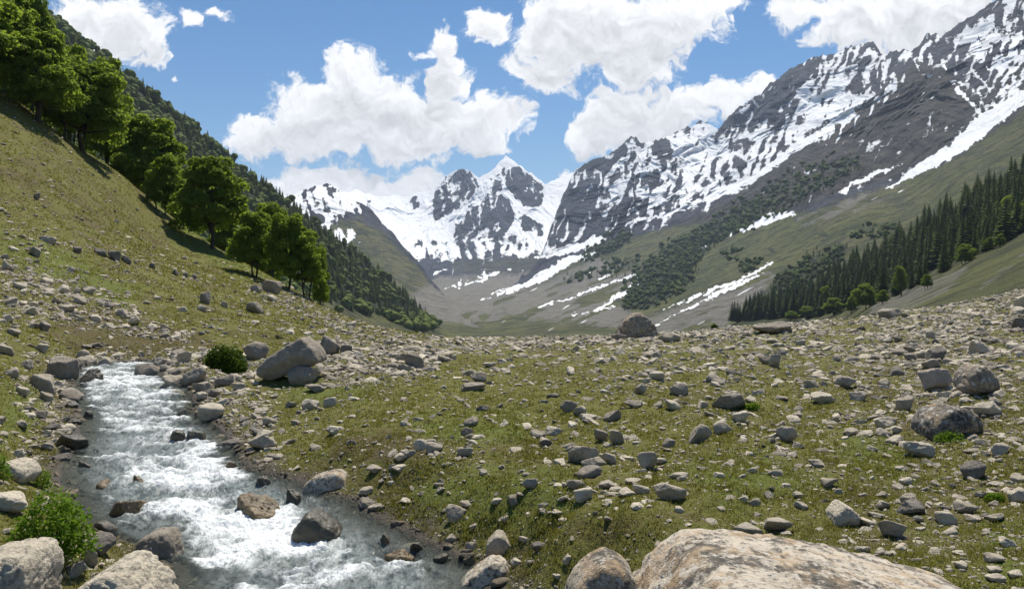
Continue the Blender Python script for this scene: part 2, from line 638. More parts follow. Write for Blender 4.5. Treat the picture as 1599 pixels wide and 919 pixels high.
M_GROUND = mat_ground()
M_MOUNT = mat_mountain()
M_ROCK = mat_rock('stone', 'object')
M_BOULDER = mat_rock('lichened_boulder', 'object', 1.25, 1.0)
M_NEAR = mat_rock('weathered_boulder', 'object', 1.4, 0.75)
M_RUBBLE = mat_rock('rubble', 'attr')
M_WETROCK = mat_wet_rock()
M_WATER = mat_water()
M_BROAD = mat_leaf('broad_leaves', (0.115, 0.182, 0.030), (0.205, 0.285, 0.048), trans=0.58)
M_NEEDLE = mat_leaf('needles', (0.024, 0.044, 0.016), (0.096, 0.128, 0.040), trans=0.3)
M_FARLEAF = mat_leaf('far_leaves', (0.038, 0.066, 0.018), (0.160, 0.200, 0.040), trans=0.25)
M_HERB = mat_leaf('herb_leaves', (0.075, 0.150, 0.010), (0.150, 0.250, 0.024), trans=0.4)
M_SHRUB = mat_leaf('shrub_leaves', (0.028, 0.060, 0.008), (0.080, 0.130, 0.016), trans=0.35)
M_GRASS = mat_leaf('grass_blades', (0.140, 0.120, 0.034), (0.160, 0.172, 0.030), trans=0.35)
M_BARK = mat_bark()

# ------------------------------------------------------------------ the ground: fitted through surveyed points
def pz(px, py, Y):
    """world point seen at photograph position px, py at a depth of Y metres"""
    return ((px - CX) / FPX * Y, Y, (CY - py) / FPX * Y)


SURVEY = [  # px, py, depth in metres
    (720, 919, 6.6), (1000, 919, 5.6), (1300, 919, 5.4), (1599, 919, 5.3), (2000, 919, 5.0), (2600, 919, 4.6),
    (1000, 1400, 2.7), (1599, 1400, 2.55), (400, 1400, 3.4), (-100, 1400, 3.1), (-700, 1200, 3.2), (2400, 1400, 2.4),
    (900, 820, 7.35), (760, 820, 8.05), (1250, 820, 6.9), (1599, 820, 6.7), (2100, 800, 6.6),
    (660, 745, 10.0), (1100, 740, 8.9), (1400, 740, 8.6), (1599, 740, 8.3),
    (520, 670, 13.0), (900, 660, 12.7), (1250, 660, 12.1), (1599, 660, 11.0), (2100, 640, 10.5),
    (450, 608, 17.6), (700, 600, 18.6), (1000, 600, 17.7), (1300, 600, 16.6), (1599, 600, 15.2),
    (560, 562, 25.0), (800, 560, 26.0), (1100, 560, 24.5), (1400, 560, 21.5), (1599, 560, 20.0), (2100, 520, 20.0),
    (800, 540, 35.0), (1100, 533, 36.0), (1350, 515, 35.0), (1599, 492, 38.0), (2100, 420, 40.0),
    (640, 526, 42), (720, 529, 45), (850, 528, 46), (1000, 525, 47), (1150, 512, 48), (1250, 505, 49), (1350, 496, 51),
    (1450, 482, 53), (1550, 464, 56), (1599, 454, 58), (1750, 420, 62), (2100, 350, 66),
    (720, 560, 66), (1000, 558, 68), (1250, 536, 72), (1450, 512, 78), (1599, 492, 84), (2000, 440, 95),
    (720, 610, 110), (1100, 610, 115), (1500, 580, 125), (2000, 520, 130),
    # left bank and hillside
    (0, 919, 6.3), (100, 875, 7.4), (0, 800, 8.0), (90, 770, 9.6), (0, 740, 9.5), (50, 702, 11.8), (0, 680, 11.0),
    (75, 645, 14.2), (0, 620, 13.6), (60, 585, 17.6), (0, 560, 17.3), (0, 500, 24.5), (0, 460, 29), (0, 400, 36), (0, 300, 48),
    (0, 200, 62), (0, 148, 70), (-400, 150, 52), (-400, 400, 28), (-400, 700, 9.5), (-400, -80, 78), (-1000, 0, 40), (-1000, 600, 9),
    (65, 188, 75), (130, 238, 80), (185, 270, 84), (250, 325, 90), (330, 388, 94), (430, 442, 88), (500, 478, 74), (560, 504, 60), (600, 516, 50),
    (150, 566, 23.5), (150, 500, 30), (150, 400, 45), (150, 320, 60), (300, 545, 27), (300, 480, 38), (300, 420, 60),
    (400, 540, 30), (400, 490, 46), (450, 520, 36), (510, 545, 30), (90, 230, 67), (240, 380, 70),
    (0, 200, 95), (130, 320, 108), (250, 410, 118), (330, 480, 125), (430, 520, 118), (560, 560, 90), (640, 575, 70),
    (-400, 20, 110), (0, 330, 135), (330, 600, 160),
    # stream bed line
    (500, 905, 8.05), (330, 925, 7.8), (620, 925, 7.6), (400, 806, 9.86), (310, 766, 10.84), (285, 726, 12.0), (250, 666, 14.6), (212, 626, 17.05), (192, 595, 19.8), (180, 580, 21.3),
]
_sv = np.array(SURVEY, float)
_gt = TPS(np.stack([(_sv[:, 0] - CX) / FPX * 2.0, np.log(_sv[:, 2])], -1), (CY - _sv[:, 1]) / FPX, 2e-4)

# stream: level of the water by depth, edges by depth (metres to the left/right of straight ahead)
_wl = np.array([[4.5, -2.98], [7.0, -2.89], [8.05, -2.84], [9.86, -2.68], [10.84, -2.60], [12.0, -2.50], [14.6, -2.34], [17.05, -2.19], [19.8, -2.06], [21.3, -1.98], [26, -1.90], [40, -1.8]])


def water_level(Y):
    return np.interp(Y, _wl[:, 0], _wl[:, 1])


_edges = [  # photograph row, left and right edge of the water
    (1000, 230, 860), (919, 262, 748), (895, 258, 748), (861, 235, 704), (820, 126, 612), (787, 126, 560), (754, 90, 478), (730, 98, 388), (705, 108, 374),
    (668, 124, 352), (643, 126, 304), (606, 110, 292), (588, 112, 262), (573, 118, 222)]
_er = np.array(_edges, float)
_Ys = np.linspace(4.0, 30, 2000)
_rows = CY - water_level(_Ys) / _Ys * FPX
_eY = np.interp(-_er[:, 0], -_rows, _Ys)
_eL = (_er[:, 1] - CX) / FPX * _eY
_eR = (_er[:, 2] - CX) / FPX * _eY
_o = np.argsort(_eY)
_eY, _eL, _eR = _eY[_o], _eL[_o], _eR[_o]
STREAM_Y0, STREAM_Y1 = _eY[0], 23.2


def edges(Y):
    l = np.interp(Y, _eY, _eL)
    r = np.interp(Y, _eY, _eR)
    l = l + 0.10 * n2(Y * 1.1, 0 * Y + 3.3) + 0.06 * n2(Y * 3.1, 0 * Y + 8.3)
    r = r + 0.12 * n2(Y * 1.1, 0 * Y + 13.3) + 0.07 * n2(Y * 3.1, 0 * Y + 18.3)
    return l, r


def stream_d(X, Y):
    """metres outside the nearer water edge, negative in the water"""
    l, r = edges(Y)
    d = np.maximum(l - X, X - r)
    over = np.maximum(Y - STREAM_Y1 - 0.7 * n2(X * 0.9, 0 * X + 4.4), 0)
    return np.where(over > 0, np.maximum(d, over), d)


NU, NV = 1080, 640
_u = np.linspace(-1.35, 1.30, NU)
_w = np.linspace(math.log(1.25), math.log(165.0), NV)
UU, WW = np.meshgrid(_u, _w)
YY = np.exp(WW)
XX = UU * YY
ZZ = _gt(UU * 2.0, WW) * YY
_sd = stream_d(XX, YY)
_wz = water_level(YY)
# bumps, finer close by
bump = 0.16 * fbm2(XX * 0.33, YY * 0.33, 3) + 0.055 * fbm2(XX * 1.7, YY * 1.7, 4) + 0.035 * np.abs(fbm2(XX * 4.5, YY * 4.5, 3))
ZZ = ZZ + bump * sstep(_sd, -0.2, 1.2) * np.clip(YY / 7, 0.5, 1.6)
bank = sstep(_sd, 0.0, 1.3)
ZZ = np.where(_sd < 1.3, np.maximum(ZZ, _wz + 0.03 + 0.12 * np.clip(_sd, 0, 1)) * bank + (_wz + 0.02 + 0.10 * np.clip(_sd, 0, 1) + 0.03 * fbm2(XX * 3, YY * 3, 3)) * (1 - bank), ZZ)
bed = _wz - 0.05 - 0.26 * sstep(-_sd, 0.0, 0.9) + 0.06 * fbm2(XX * 2.2, YY * 2.2, 3)
ZZ = np.where(_sd < 0.0, np.minimum(ZZ, bed * sstep(-_sd, 0, 0.12) + ZZ * (1 - sstep(-_sd, 0, 0.12))), ZZ)

GPX = UU * FPX + CX
GPY = CY - ZZ / YY * FPX


def ground_z(x, y):
    """height of the ground mesh under a point"""
    x, y = np.asarray(x, float), np.asarray(y, float)
    y = np.maximum(y, 1.3)
    a = (x / y - _u[0]) / (_u[1] - _u[0])
    b = (np.log(y) - _w[0]) / (_w[1] - _w[0])
    a = np.clip(a, 0, NU - 1.001)
    b = np.clip(b, 0, NV - 1.001)
    i, j = a.astype(int), b.astype(int)
    fa, fb = a - i, b - j
    return (ZZ[j, i] * (1 - fa) + ZZ[j, i + 1] * fa) * (1 - fb) + (ZZ[j + 1, i] * (1 - fa) + ZZ[j + 1, i + 1] * fa) * fb


def hit(px, py, ymax=140.0):
    """depth at which the sight line through a photograph position meets the ground"""
    Y = np.exp(np.linspace(math.log(1.6), math.log(ymax), 1500))
    g = ground_z((px - CX) / FPX * Y, Y)
    ray = (CY - py) / FPX * Y
    k = np.nonzero(ray <= g)[0]
    if len(k) == 0:
        return float(Y[np.argmin(ray - g)])
    return float(Y[k[0]])


# what grows where on the ground
_jx = GPX + 26 * fbm2(XX * 0.5, YY * 0.5, 4)
_jy = GPY + 14 * fbm2(XX * 0.5 + 40, YY * 0.5, 4)
lush = np.zeros_like(ZZ)
for poly, soft in (([(0, 355), (60, 375), (140, 400), (170, 440), (150, 460), (60, 430), (0, 410)], 12), ([(150, 430), (230, 450), (200, 480), (150, 468)], 10),
                   ([(640, 760), (760, 720), (900, 745), (900, 800), (760, 830), (600, 800)], 30), ([(440, 590), (560, 590), (600, 620), (480, 640), (420, 610)], 14),
                   ([(1040, 720), (1200, 700), (1300, 760), (1150, 800)], 30), ([(1300, 660), (1420, 690), (1400, 750), (1320, 740)], 20),
                   ([(0, 590), (60, 600), (60, 680), (0, 690)], 16), ([(280, 330), (420, 430), (400, 450), (260, 370)], 14), ([(1540, 800), (1599, 820), (1599, 919), (1520, 900)], 20),
                   ([(640, 650), (820, 640), (820, 690), (660, 690)], 18)):
    lush = np.maximum(lush, sstep(pip(_jx, _jy, poly), -soft, soft))
dry = np.full_like(ZZ, 0.5)
for poly, soft, v in (([(0, 200), (120, 260), (300, 400), (200, 400), (0, 330)], 40, 0.66), ([(120, 480), (300, 520), (360, 545), (120, 560), (60, 520)], 16, 0.86),
                      ([(500, 680), (700, 680), (660, 720), (520, 710)], 14, 0.85), ([(700, 560), (1000, 545), (1300, 560), (1000, 640), (700, 620)], 40, 0.5),
                      ([(850, 820), (1100, 790), (1100, 830), (960, 860)], 16, 0.72), ([(1250, 830), (1420, 830), (1420, 880), (1250, 860)], 14, 0.72),
                      ([(1250, 540), (1599, 500), (1599, 700), (1250, 640)], 60, 0.66)):
    dry += (v - 0.5) * sstep(pip(_jx, _jy, poly), -soft, soft)
stony = np.clip(0.35 + 0.65 * sstep(_jx, 900, 1350) * (YY < 90), 0, 1)
wet = sstep(0.55 + 0.5 * fbm2(XX * 1.3, YY * 1.3, 3) - _sd, 0.0, 0.45)
V = np.stack([XX, YY, ZZ], -1).reshape(-1, 3)
me = mesh_np('ground', V, grid_faces(NV, NU), M_GROUND, True,
             {'lush': lush.ravel(), 'dry': dry.ravel(), 'stony': stony.ravel(), 'wet': wet.ravel()})
tag(link('ground', me), 'grassy stone-strewn meadow and hillside beside the stream', kind='structure')

# ------------------------------------------------------------------ the stream
NY, NX = 900, 260
yy = np.exp(np.linspace(math.log(STREAM_Y0 + 0.05), math.log(STREAM_Y1 + 0.6), NY))
ss_ = np.linspace(0, 1, NX)
l, r = edges(yy)
l, r = l - 0.25, r + 0.25
X = l[:, None] + (r - l)[:, None] * ss_[None, :]
Y = np.repeat(yy[:, None], NX, 1)
spx = X / Y * FPX + CX
spy = CY - water_level(Y) / Y * FPX
sdd = stream_d(X, Y)
inner = sstep(-sdd, 0.05, 0.6)
wob = 0.35 * fbm2(X * 0.8, Y * 0.5, 3)
step_ph = (Y + wob * 1.2) * 1.05
saw = (step_ph - np.floor(step_ph))
ledge = np.where(saw < 0.72, saw / 0.72, (1 - saw) / 0.28) * sstep(fbm2(X * 0.6 + 4, Y * 0.5, 3), -0.35, 0.3)
crest = ridge2(X * 0.42 + 0.4 * fbm2(X, Y, 3), Y * 1.15 + 0.5 * fbm2(X * 0.8 + 9, Y * 0.8, 3), 3) - 0.6          # rises gently upstream, then a drop
chop = fbm2(X * 2.6, Y * 1.9, 5, 0.6)
fine = fbm2(X * 7, Y * 5, 4, 0.6)
Z = water_level(Y) + inner * (0.10 * (ledge - 0.5) + 0.10 * crest + 0.11 * chop + 0.05 * np.abs(fine))
foam = 0.21 + 0.10 * sstep(Y, 13, 18) + 0.34 * fbm2(X * 0.9, Y * 0.7, 3) + 0.18 * (1 - np.abs(saw - 0.82) * 3.6).clip(0, 1) + 0.85 * crest + 0.55 * chop
for pts, a in (([(180, 572, 60), (250, 600, 60), (215, 625, 60), (225, 655, 60), (260, 690, 70), (300, 715, 80)], 0.30),
               ([(150, 720, 8), (300, 705, 22), (400, 715, 20)], 0.25), ([(200, 748, 8), (300, 745, 20), (400, 735, 16)], 0.30),
               ([(190, 795, 5), (290, 790, 10), (420, 812, 26), (520, 850, 26)], 0.55), ([(430, 800, 12), (500, 775, 6)], 0.3),
               ([(330, 840, 40), (400, 850, 40), (480, 840, 20)], 0.35), ([(380, 919, 8), (560, 890, 10), (660, 872, 9), (690, 868, 4)], 0.55), ([(545, 820, 6), (590, 840, 10)], 0.4),
               ([(300, 880, 10), (340, 860, 20)], 0.3)):
    d = pdist(spx + 14 * fbm2(X * 2, Y * 2, 3), spy + 6 * fbm2(X * 2 + 9, Y * 2, 3), pts)
    foam += a * sstep(d, -14, 8)
for poly, a in (([(330, 750), (470, 740), (480, 765), (400, 785), (330, 775)], 0.55), ([(180, 765), (300, 765), (380, 785), (180, 790)], 0.35),
                ([(560, 770), (720, 860), (760, 919), (690, 900), (560, 830)], 0.62), ([(390, 860), (560, 855), (520, 885), (400, 900)], 0.28),
                ([(290, 890), (400, 880), (360, 925), (270, 925)], 0.45), ([(90, 735), (180, 722), (190, 745), (100, 755)], 0.5), ([(330, 650), (380, 660), (400, 735), (340, 700)], 0.5),
                ([(90, 655), (150, 640), (150, 700), (80, 715)], 0.35)):
    foam -= a * sstep(pip(spx, spy, poly), -10, 12)
foam -= 0.45 * sstep(sdd, -0.35, 0.05)
foam = foam * inner + (foam - 0.25) * (1 - inner)
shallow = sstep(sdd, -0.9, -0.02) * 0.85 + 0.10
for poly, a in (([(560, 790), (720, 850), (760, 919), (690, 919), (560, 840)], 0.5), ([(130, 805), (300, 800), (330, 830), (200, 850)], 0.4), ([(280, 890), (420, 880), (360, 925), (270, 925)], 0.3)):
    shallow = np.maximum(shallow, (a + 0.1) * sstep(pip(spx, spy, poly), -15, 15))
me = mesh_np('stream', np.stack([X, Y, Z], -1).reshape(-1, 3), grid_faces(NY, NX), M_WATER, True, {'foam': foam.ravel(), 'shallow': shallow.ravel()})
tag(link('stream', me), 'foaming white mountain stream tumbling between boulders', kind='structure')


# ------------------------------------------------------------------ mountains: sheets with real relief at their own distances
def zones(px, py, kind):
    """snow, green, scree, shrub, warm rock, by the place on the mountain"""
    jx = px + 7 * fbm2(px / 22, py / 22, 4) + 3 * fbm2(px / 6, py / 6, 3)
    jy = py + 5 * fbm2(px / 22 + 50, py / 22, 4) + 2.5 * fbm2(px / 6 + 50, py / 6, 3)
    z = {k: np.zeros_like(px) for k in ('snow', 'green', 'scree', 'shrub', 'warm')}

    def P(name, poly, soft, v):
        s = sstep(pip(jx, jy, poly), -soft, soft)
        z[name] = z[name] * (1 - s) + v * s

    def L(name, pts, soft, v):
        pts = [(a_, b_, w_ * (0.85 if w_ > 6 else 0.62)) for a_, b_, w_ in pts]
        s = sstep(pdist(jx, jy, pts) + 3.0 * fbm2(px / 6 + 9, py / 3.2, 3) + 1.6 * n2((px * 0.46 + py * 0.89) / 2.4, (px * 0.89 - py * 0.46) / 34.0), -soft, soft)
        z[name] = np.maximum(z[name], v * s)
    if kind == 'centre':
        jx = jx + 3 * fbm2(px / 14 + 90, py / 20, 4) + 2 * (1 - 2 * np.abs(n2(px / 5, py / 9)))
        jy = jy + 3 * fbm2(px / 14 + 190, py / 14, 4)
        z['snow'][:] = 0.95
        rocks = [[(716, 262), (728, 262), (748, 282), (742, 300), (726, 318), (700, 340), (678, 342), (674, 318), (680, 296), (694, 280)],
                 [(800, 262), (815, 262), (848, 284), (850, 305), (846, 318), (828, 324), (812, 314), (800, 300), (786, 288)],
                 [(772, 276), (786, 284), (776, 300), (800, 315), (806, 345), (786, 372), (760, 380), (735, 386), (706, 376), (712, 356), (738, 322), (760, 305)],
                 [(642, 308), (656, 306), (656, 326), (644, 328)],
                 [(776, 262), (788, 258), (790, 274), (778, 276)],
                 [(806, 330), (830, 338), (850, 350), (846, 372), (815, 360)]]
        for r_ in rocks:
            P('snow', r_, 4, 0.26)
        for pts in ([(722, 263, 1.5), (708, 296, 2.5), (688, 336, 3)], [(738, 276, 1.5), (726, 312, 2.5), (706, 336, 2)], [(772, 290, 2), (748, 338, 3), (728, 380, 4)], [(796, 322, 2), (778, 352, 3), (764, 378, 3)],
                    [(812, 266, 1.5), (824, 296, 2.5), (826, 320, 2)], [(834, 280, 1.5), (842, 306, 2)], [(760, 318, 1.5), (792, 338, 2.5)], [(700, 285, 1.5), (684, 312, 2)]):
            L('snow', pts, 3.0, 0.62)
        P('snow', [(600, 360), (705, 372), (720, 388), (800, 380), (900, 365), (900, 415), (760, 420), (660, 420), (620, 400)], 14, 0.64)
        P('snow', [(705, 372), (800, 365), (830, 372), (820, 392), (720, 400)], 8, 0.33)
        P('snow', [(650, 405), (760, 400), (880, 395), (960, 380), (960, 540), (640, 540)], 10, 0.20)
        P('snow', [(690, 438), (1000, 430), (1000, 560), (640, 560)], 10, 0.02)
        P('scree', [(680, 432), (1000, 415), (1000, 560), (640, 560)], 18, 0.9)
        P('green', [(700, 400), (800, 395), (900, 380), (960, 400), (900, 425), (780, 435), (700, 430)], 12, 0.46)
        P('green', [(720, 492), (860, 480), (1000, 500), (1000, 560), (700, 560)], 10, 0.75)
        P('snow', [(380, 280), (640, 300), (640, 330), (380, 330)], 5, 0.75)
    elif kind == 'left_far':
        P('snow', [(380, 250), (620, 270), (600, 340), (540, 335), (470, 350), (380, 330)], 10, 0.66)
        P('snow', [(502, 284), (516, 284), (522, 296), (506, 298)], 3, 0.36)
        P('snow', [(470, 325), (520, 330), (560, 345), (560, 380), (470, 366)], 12, 0.42)
        P('snow', [(545, 302), (575, 305), (600, 350), (585, 345), (560, 320)], 6, 0.36)
        P('green', [(380, 350), (500, 348), (560, 335), (600, 360), (680, 440), (640, 470), (560, 420), (380, 560)], 12, 0.62)
        P('scree', [(610, 390), (680, 445), (760, 520), (700, 545), (640, 470), (590, 430)], 10, 0.85)
        P('green', [(660, 500), (720, 500), (800, 540), (640, 560)], 12, 0.7)
        L('shrub', [(500, 360, 8), (560, 390, 14), (600, 420, 8)], 10, 0.45)
    elif kind == 'right':
        z['snow'][:] = 0.30
        # lower slopes
        P('snow', [(840, 395), (935, 372), (1060, 352), (1130, 330), (1230, 305), (1330, 302), (1405, 282), (1470, 255), (1560, 195), (1800, 40), (1900, 600), (600, 600), (760, 470), (820, 430)], 6, 0.02)
        P('snow', [(845, 290), (905, 285), (970, 320), (965, 385), (850, 398), (800, 410)], 8, 0.24)
        P('snow', [(900, 255), (960, 240), (1000, 215), (1010, 230), (985, 260), (930, 285)], 6, 0.34)
        P('snow', [(950, 245), (1010, 235), (1050, 260), (1000, 330), (965, 320)], 8, 0.52)
        P('snow', [(1040, 212), (1080, 190), (1118, 196), (1112, 235), (1060, 250)], 5, 0.72)
        P('snow', [(1110, 240), (1190, 200), (1260, 180), (1250, 235), (1130, 300), (1010, 340), (1040, 270)], 12, 0.50)
        P('snow', [(1110, 215), (1190, 120), (1330, 60), (1390, 66), (1380, 100), (1330, 120), (1240, 150), (1150, 215)], 8, 0.20)
        P('snow', [(1400, 120), (1380, 80), (1440, 60), (1500, 30), (1560, -10), (1700, -90), (1700, -40), (1570, 20), (1500, 75), (1440, 110)], 6, 0.20)
        P('snow', [(1255, 130), (1350, 118), (1378, 150), (1300, 200), (1235, 205)], 9, 0.70)
        P('snow', [(1290, 80), (1350, 70), (1390, 95), (1395, 140), (1330, 150), (1270, 110)], 8, 0.46)
        P('snow', [(1390, 85), (1450, 55), (1480, 60), (1440, 105), (1400, 120)], 5, 0.26)
        P('snow', [(1480, 70), (1540, 20), (1640, -20), (1640, 150), (1540, 165), (1480, 110)], 10, 0.33)
        P('snow', [(1560, -30), (1680, -60), (1680, 40), (1590, 30), (1550, 10)], 8, 0.26)
        P('snow', [(1530, 40), (1590, 40), (1599, 90), (1550, 110), (1515, 80)], 8, 0.52)
        spur = [(1060, 352), (1130, 316), (1200, 268), (1290, 205), (1360, 155), (1425, 98), (1460, 100), (1505, 130), (1525, 165), (1470, 235), (1400, 275), (1310, 300), (1190, 345)]
        P('snow', spur, 7, 0.16)
        P('warm', spur, 7, 1.0)
        P('snow', [(1270, 222), (1350, 165), (1425, 105), (1445, 118), (1380, 165), (1300, 225)], 7, 0.42)
        P('warm', [(1500, 170), (1560, 120), (1700, 40), (1800, 60), (1600, 200), (1500, 230)], 9, 0.8)
        P('shrub', [(1060, 352), (1150, 318), (1240, 262), (1340, 232), (1360, 262), (1280, 298), (1235, 330), (1140, 362), (1090, 372)], 12, 0.48)
        # green and grey slopes under the rocks
        low = [(840, 430), (900, 405), (935, 380), (1060, 350), (1180, 345), (1250, 330), (1330, 304), (1400, 284), (1480, 252), (1570, 192), (1800, 30), (1900, 640), (600, 640)]
        P('green', low, 9, 0.78)
        P('scree', [(600, 640), (690, 530), (760, 465), (850, 440), (930, 400), (1010, 425), (960, 470), (1000, 500), (1200, 420), (1215, 430), (1150, 500), (1150, 640)], 9, 0.95)
        P('green', [(600, 640), (690, 530), (760, 465), (850, 440), (930, 400), (1010, 425), (960, 470), (1000, 500), (1200, 420), (1215, 430), (1150, 500), (1150, 640)], 12, 0.30)
        P('green', [(690, 505), (800, 498), (880, 500), (1000, 520), (1000, 600), (650, 600)], 8, 0.66)
        P('scree', [(1240, 340), (1330, 306), (1400, 286), (1430, 296), (1330, 340), (1250, 360)], 9, 0.75)
        P('green', [(1240, 340), (1330, 306), (1400, 286), (1420, 292), (1330, 335), (1250, 355)], 9, 0.35)
        P('scree', [(1440, 270), (1500, 240), (1590, 190), (1640, 180), (1560, 230), (1450, 285)], 8, 0.6)
        L('shrub', [(905, 408, 6), (950, 388, 12), (1000, 372, 6)], 10, 0.5)
        L('shrub', [(1180, 400, 3), (1280, 372, 10), (1350, 352, 3)], 9, 0.46)
        L('shrub', [(1215, 435, 8), (1262, 412, 12), (1300, 380, 6)], 9, 0.52)
        L('shrub', [(1080, 385, 10), (1010, 450, 10), (990, 475, 6)], 10, 0.55)
        L('shrub', [(880, 430, 3), (930, 418, 5), (1000, 400, 4)], 8, 0.45)
        for wood in ([(973, 485), (984, 440), (1020, 405), (1050, 384), (1110, 352), (1155, 322), (1195, 306), (1180, 345), (1110, 382), (1080, 428), (1055, 458), (1010, 482)],
                     [(908, 400), (935, 380), (975, 362), (985, 372), (960, 392), (915, 408)], [(1200, 455), (1225, 425), (1265, 402), (1300, 385), (1330, 380), (1310, 410), (1260, 440), (1210, 470)]):
            s = sstep(pip(jx, jy, wood), -7, 7)
            z['shrub'] = np.maximum(z['shrub'], 0.72 * s)
    if kind in ('right', 'centre'):
        band = n2((px * 0.40 + py * 0.92) / 9.0, (px * 0.92 - py * 0.40) / 120.0) + 0.7 * fbm2(px / 40 + 70, py / 14, 4)
        z['green'] += 0.42 * sstep(band, 0.0, 0.55) * sstep(z['scree'], 0.4, 0.8)
        z['shrub'] += 0.34 * sstep(fbm2(px / 26 + 11, py / 11, 5, 0.6), 0.06, 0.34) * sstep(z['green'], 0.45, 0.7)
        for pts, a in (([(938, 374, 7), (880, 392, 7), (838, 400, 3)], 0.95), ([(880, 411, 8), (855, 428, 8), (805, 452, 3), (757, 467, 1.2)], 0.9),
                       ([(930, 392, 5), (882, 411, 8)], 0.9), ([(840, 438, 3), (800, 450, 2.5), (770, 458, 1)], 0.85), ([(800, 420, 3), (760, 432, 3), (715, 440, 1)], 0.7),
                       ([(760, 436, 4), (725, 444, 3), (690, 448, 1)], 0.7), ([(700, 420, 4), (670, 432, 2)], 0.7),
                       ([(995, 428, 1.5), (960, 440, 3), (900, 462, 2), (843, 480, 1)], 0.95), ([(1003, 432, 5), (982, 452, 6), (950, 472, 3), (916, 493, 1)], 0.95),
                       ([(960, 478, 1.5), (930, 484, 2), (894, 493, 1)], 0.9), ([(966, 420, 4), (935, 436, 3)], 0.75), ([(920, 425, 2), (900, 433, 2)], 0.75),
                       ([(1208, 409, 2), (1150, 440, 3.5), (1090, 462, 3), (1036, 482, 1.5)], 1.0), ([(1196, 424, 2), (1140, 450, 3), (1080, 478, 2), (1022, 508, 1.2)], 1.0),
                       ([(1120, 458, 4), (1100, 470, 4)], 0.9),
                       ([(1100, 384, 1.5), (1060, 400, 1)], 0.6)):
            L('snow', pts, 2.2, a)
    if kind == 'right':
        for pts, a in (([(978, 350, 4), (1050, 331, 6), (1117, 306, 7), (1193, 268, 7), (1240, 232, 8), (1280, 208, 7), (1355, 152, 4)], 0.85),
                       ([(965, 240, 3), (975, 280, 4), (990, 310, 4), (980, 335, 5)], 0.72), ([(1005, 235, 3), (1003, 270, 3), (1008, 300, 3), (990, 325, 3)], 0.72), ([(1060, 245, 4), (1030, 270, 3), (1005, 300, 3)], 0.7),
                       ([(1140, 366, 2), (1180, 350, 7), (1222, 334, 8), (1243, 335, 2)], 1.0), ([(1310, 301, 2), (1340, 283, 5), (1375, 268, 4), (1409, 257, 1)], 1.0),
                       ([(1386, 295, 1), (1410, 279, 4), (1450, 256, 9), (1490, 232, 12), (1525, 203, 17), (1560, 176, 14), (1605, 148, 12), (1680, 100, 10)], 1.1),
                       ([(1425, 95, 3), (1440, 115, 3), (1500, 130, 4)], 0.6), ([(1470, 95, 3), (1495, 140, 4), (1530, 178, 5)], 0.7), ([(1540, 30, 4), (1565, 60, 5), (1599, 110, 4)], 0.7),
                       ([(1520, 110, 4), (1545, 140, 4), (1555, 165, 3)], 0.66),
                       ([(1290, 80, 2), (1300, 110, 2.5), (1295, 140, 3)], 0.66), ([(1312, 82, 2), (1322, 120, 3), (1318, 140, 3)], 0.66), ([(1345, 72, 2), (1345, 110, 3), (1350, 140, 3)], 0.66),
                       ([(1380, 85, 3), (1378, 120, 4), (1372, 140, 3)], 0.75)):
            L('snow', pts, 3.0, a)
    return z


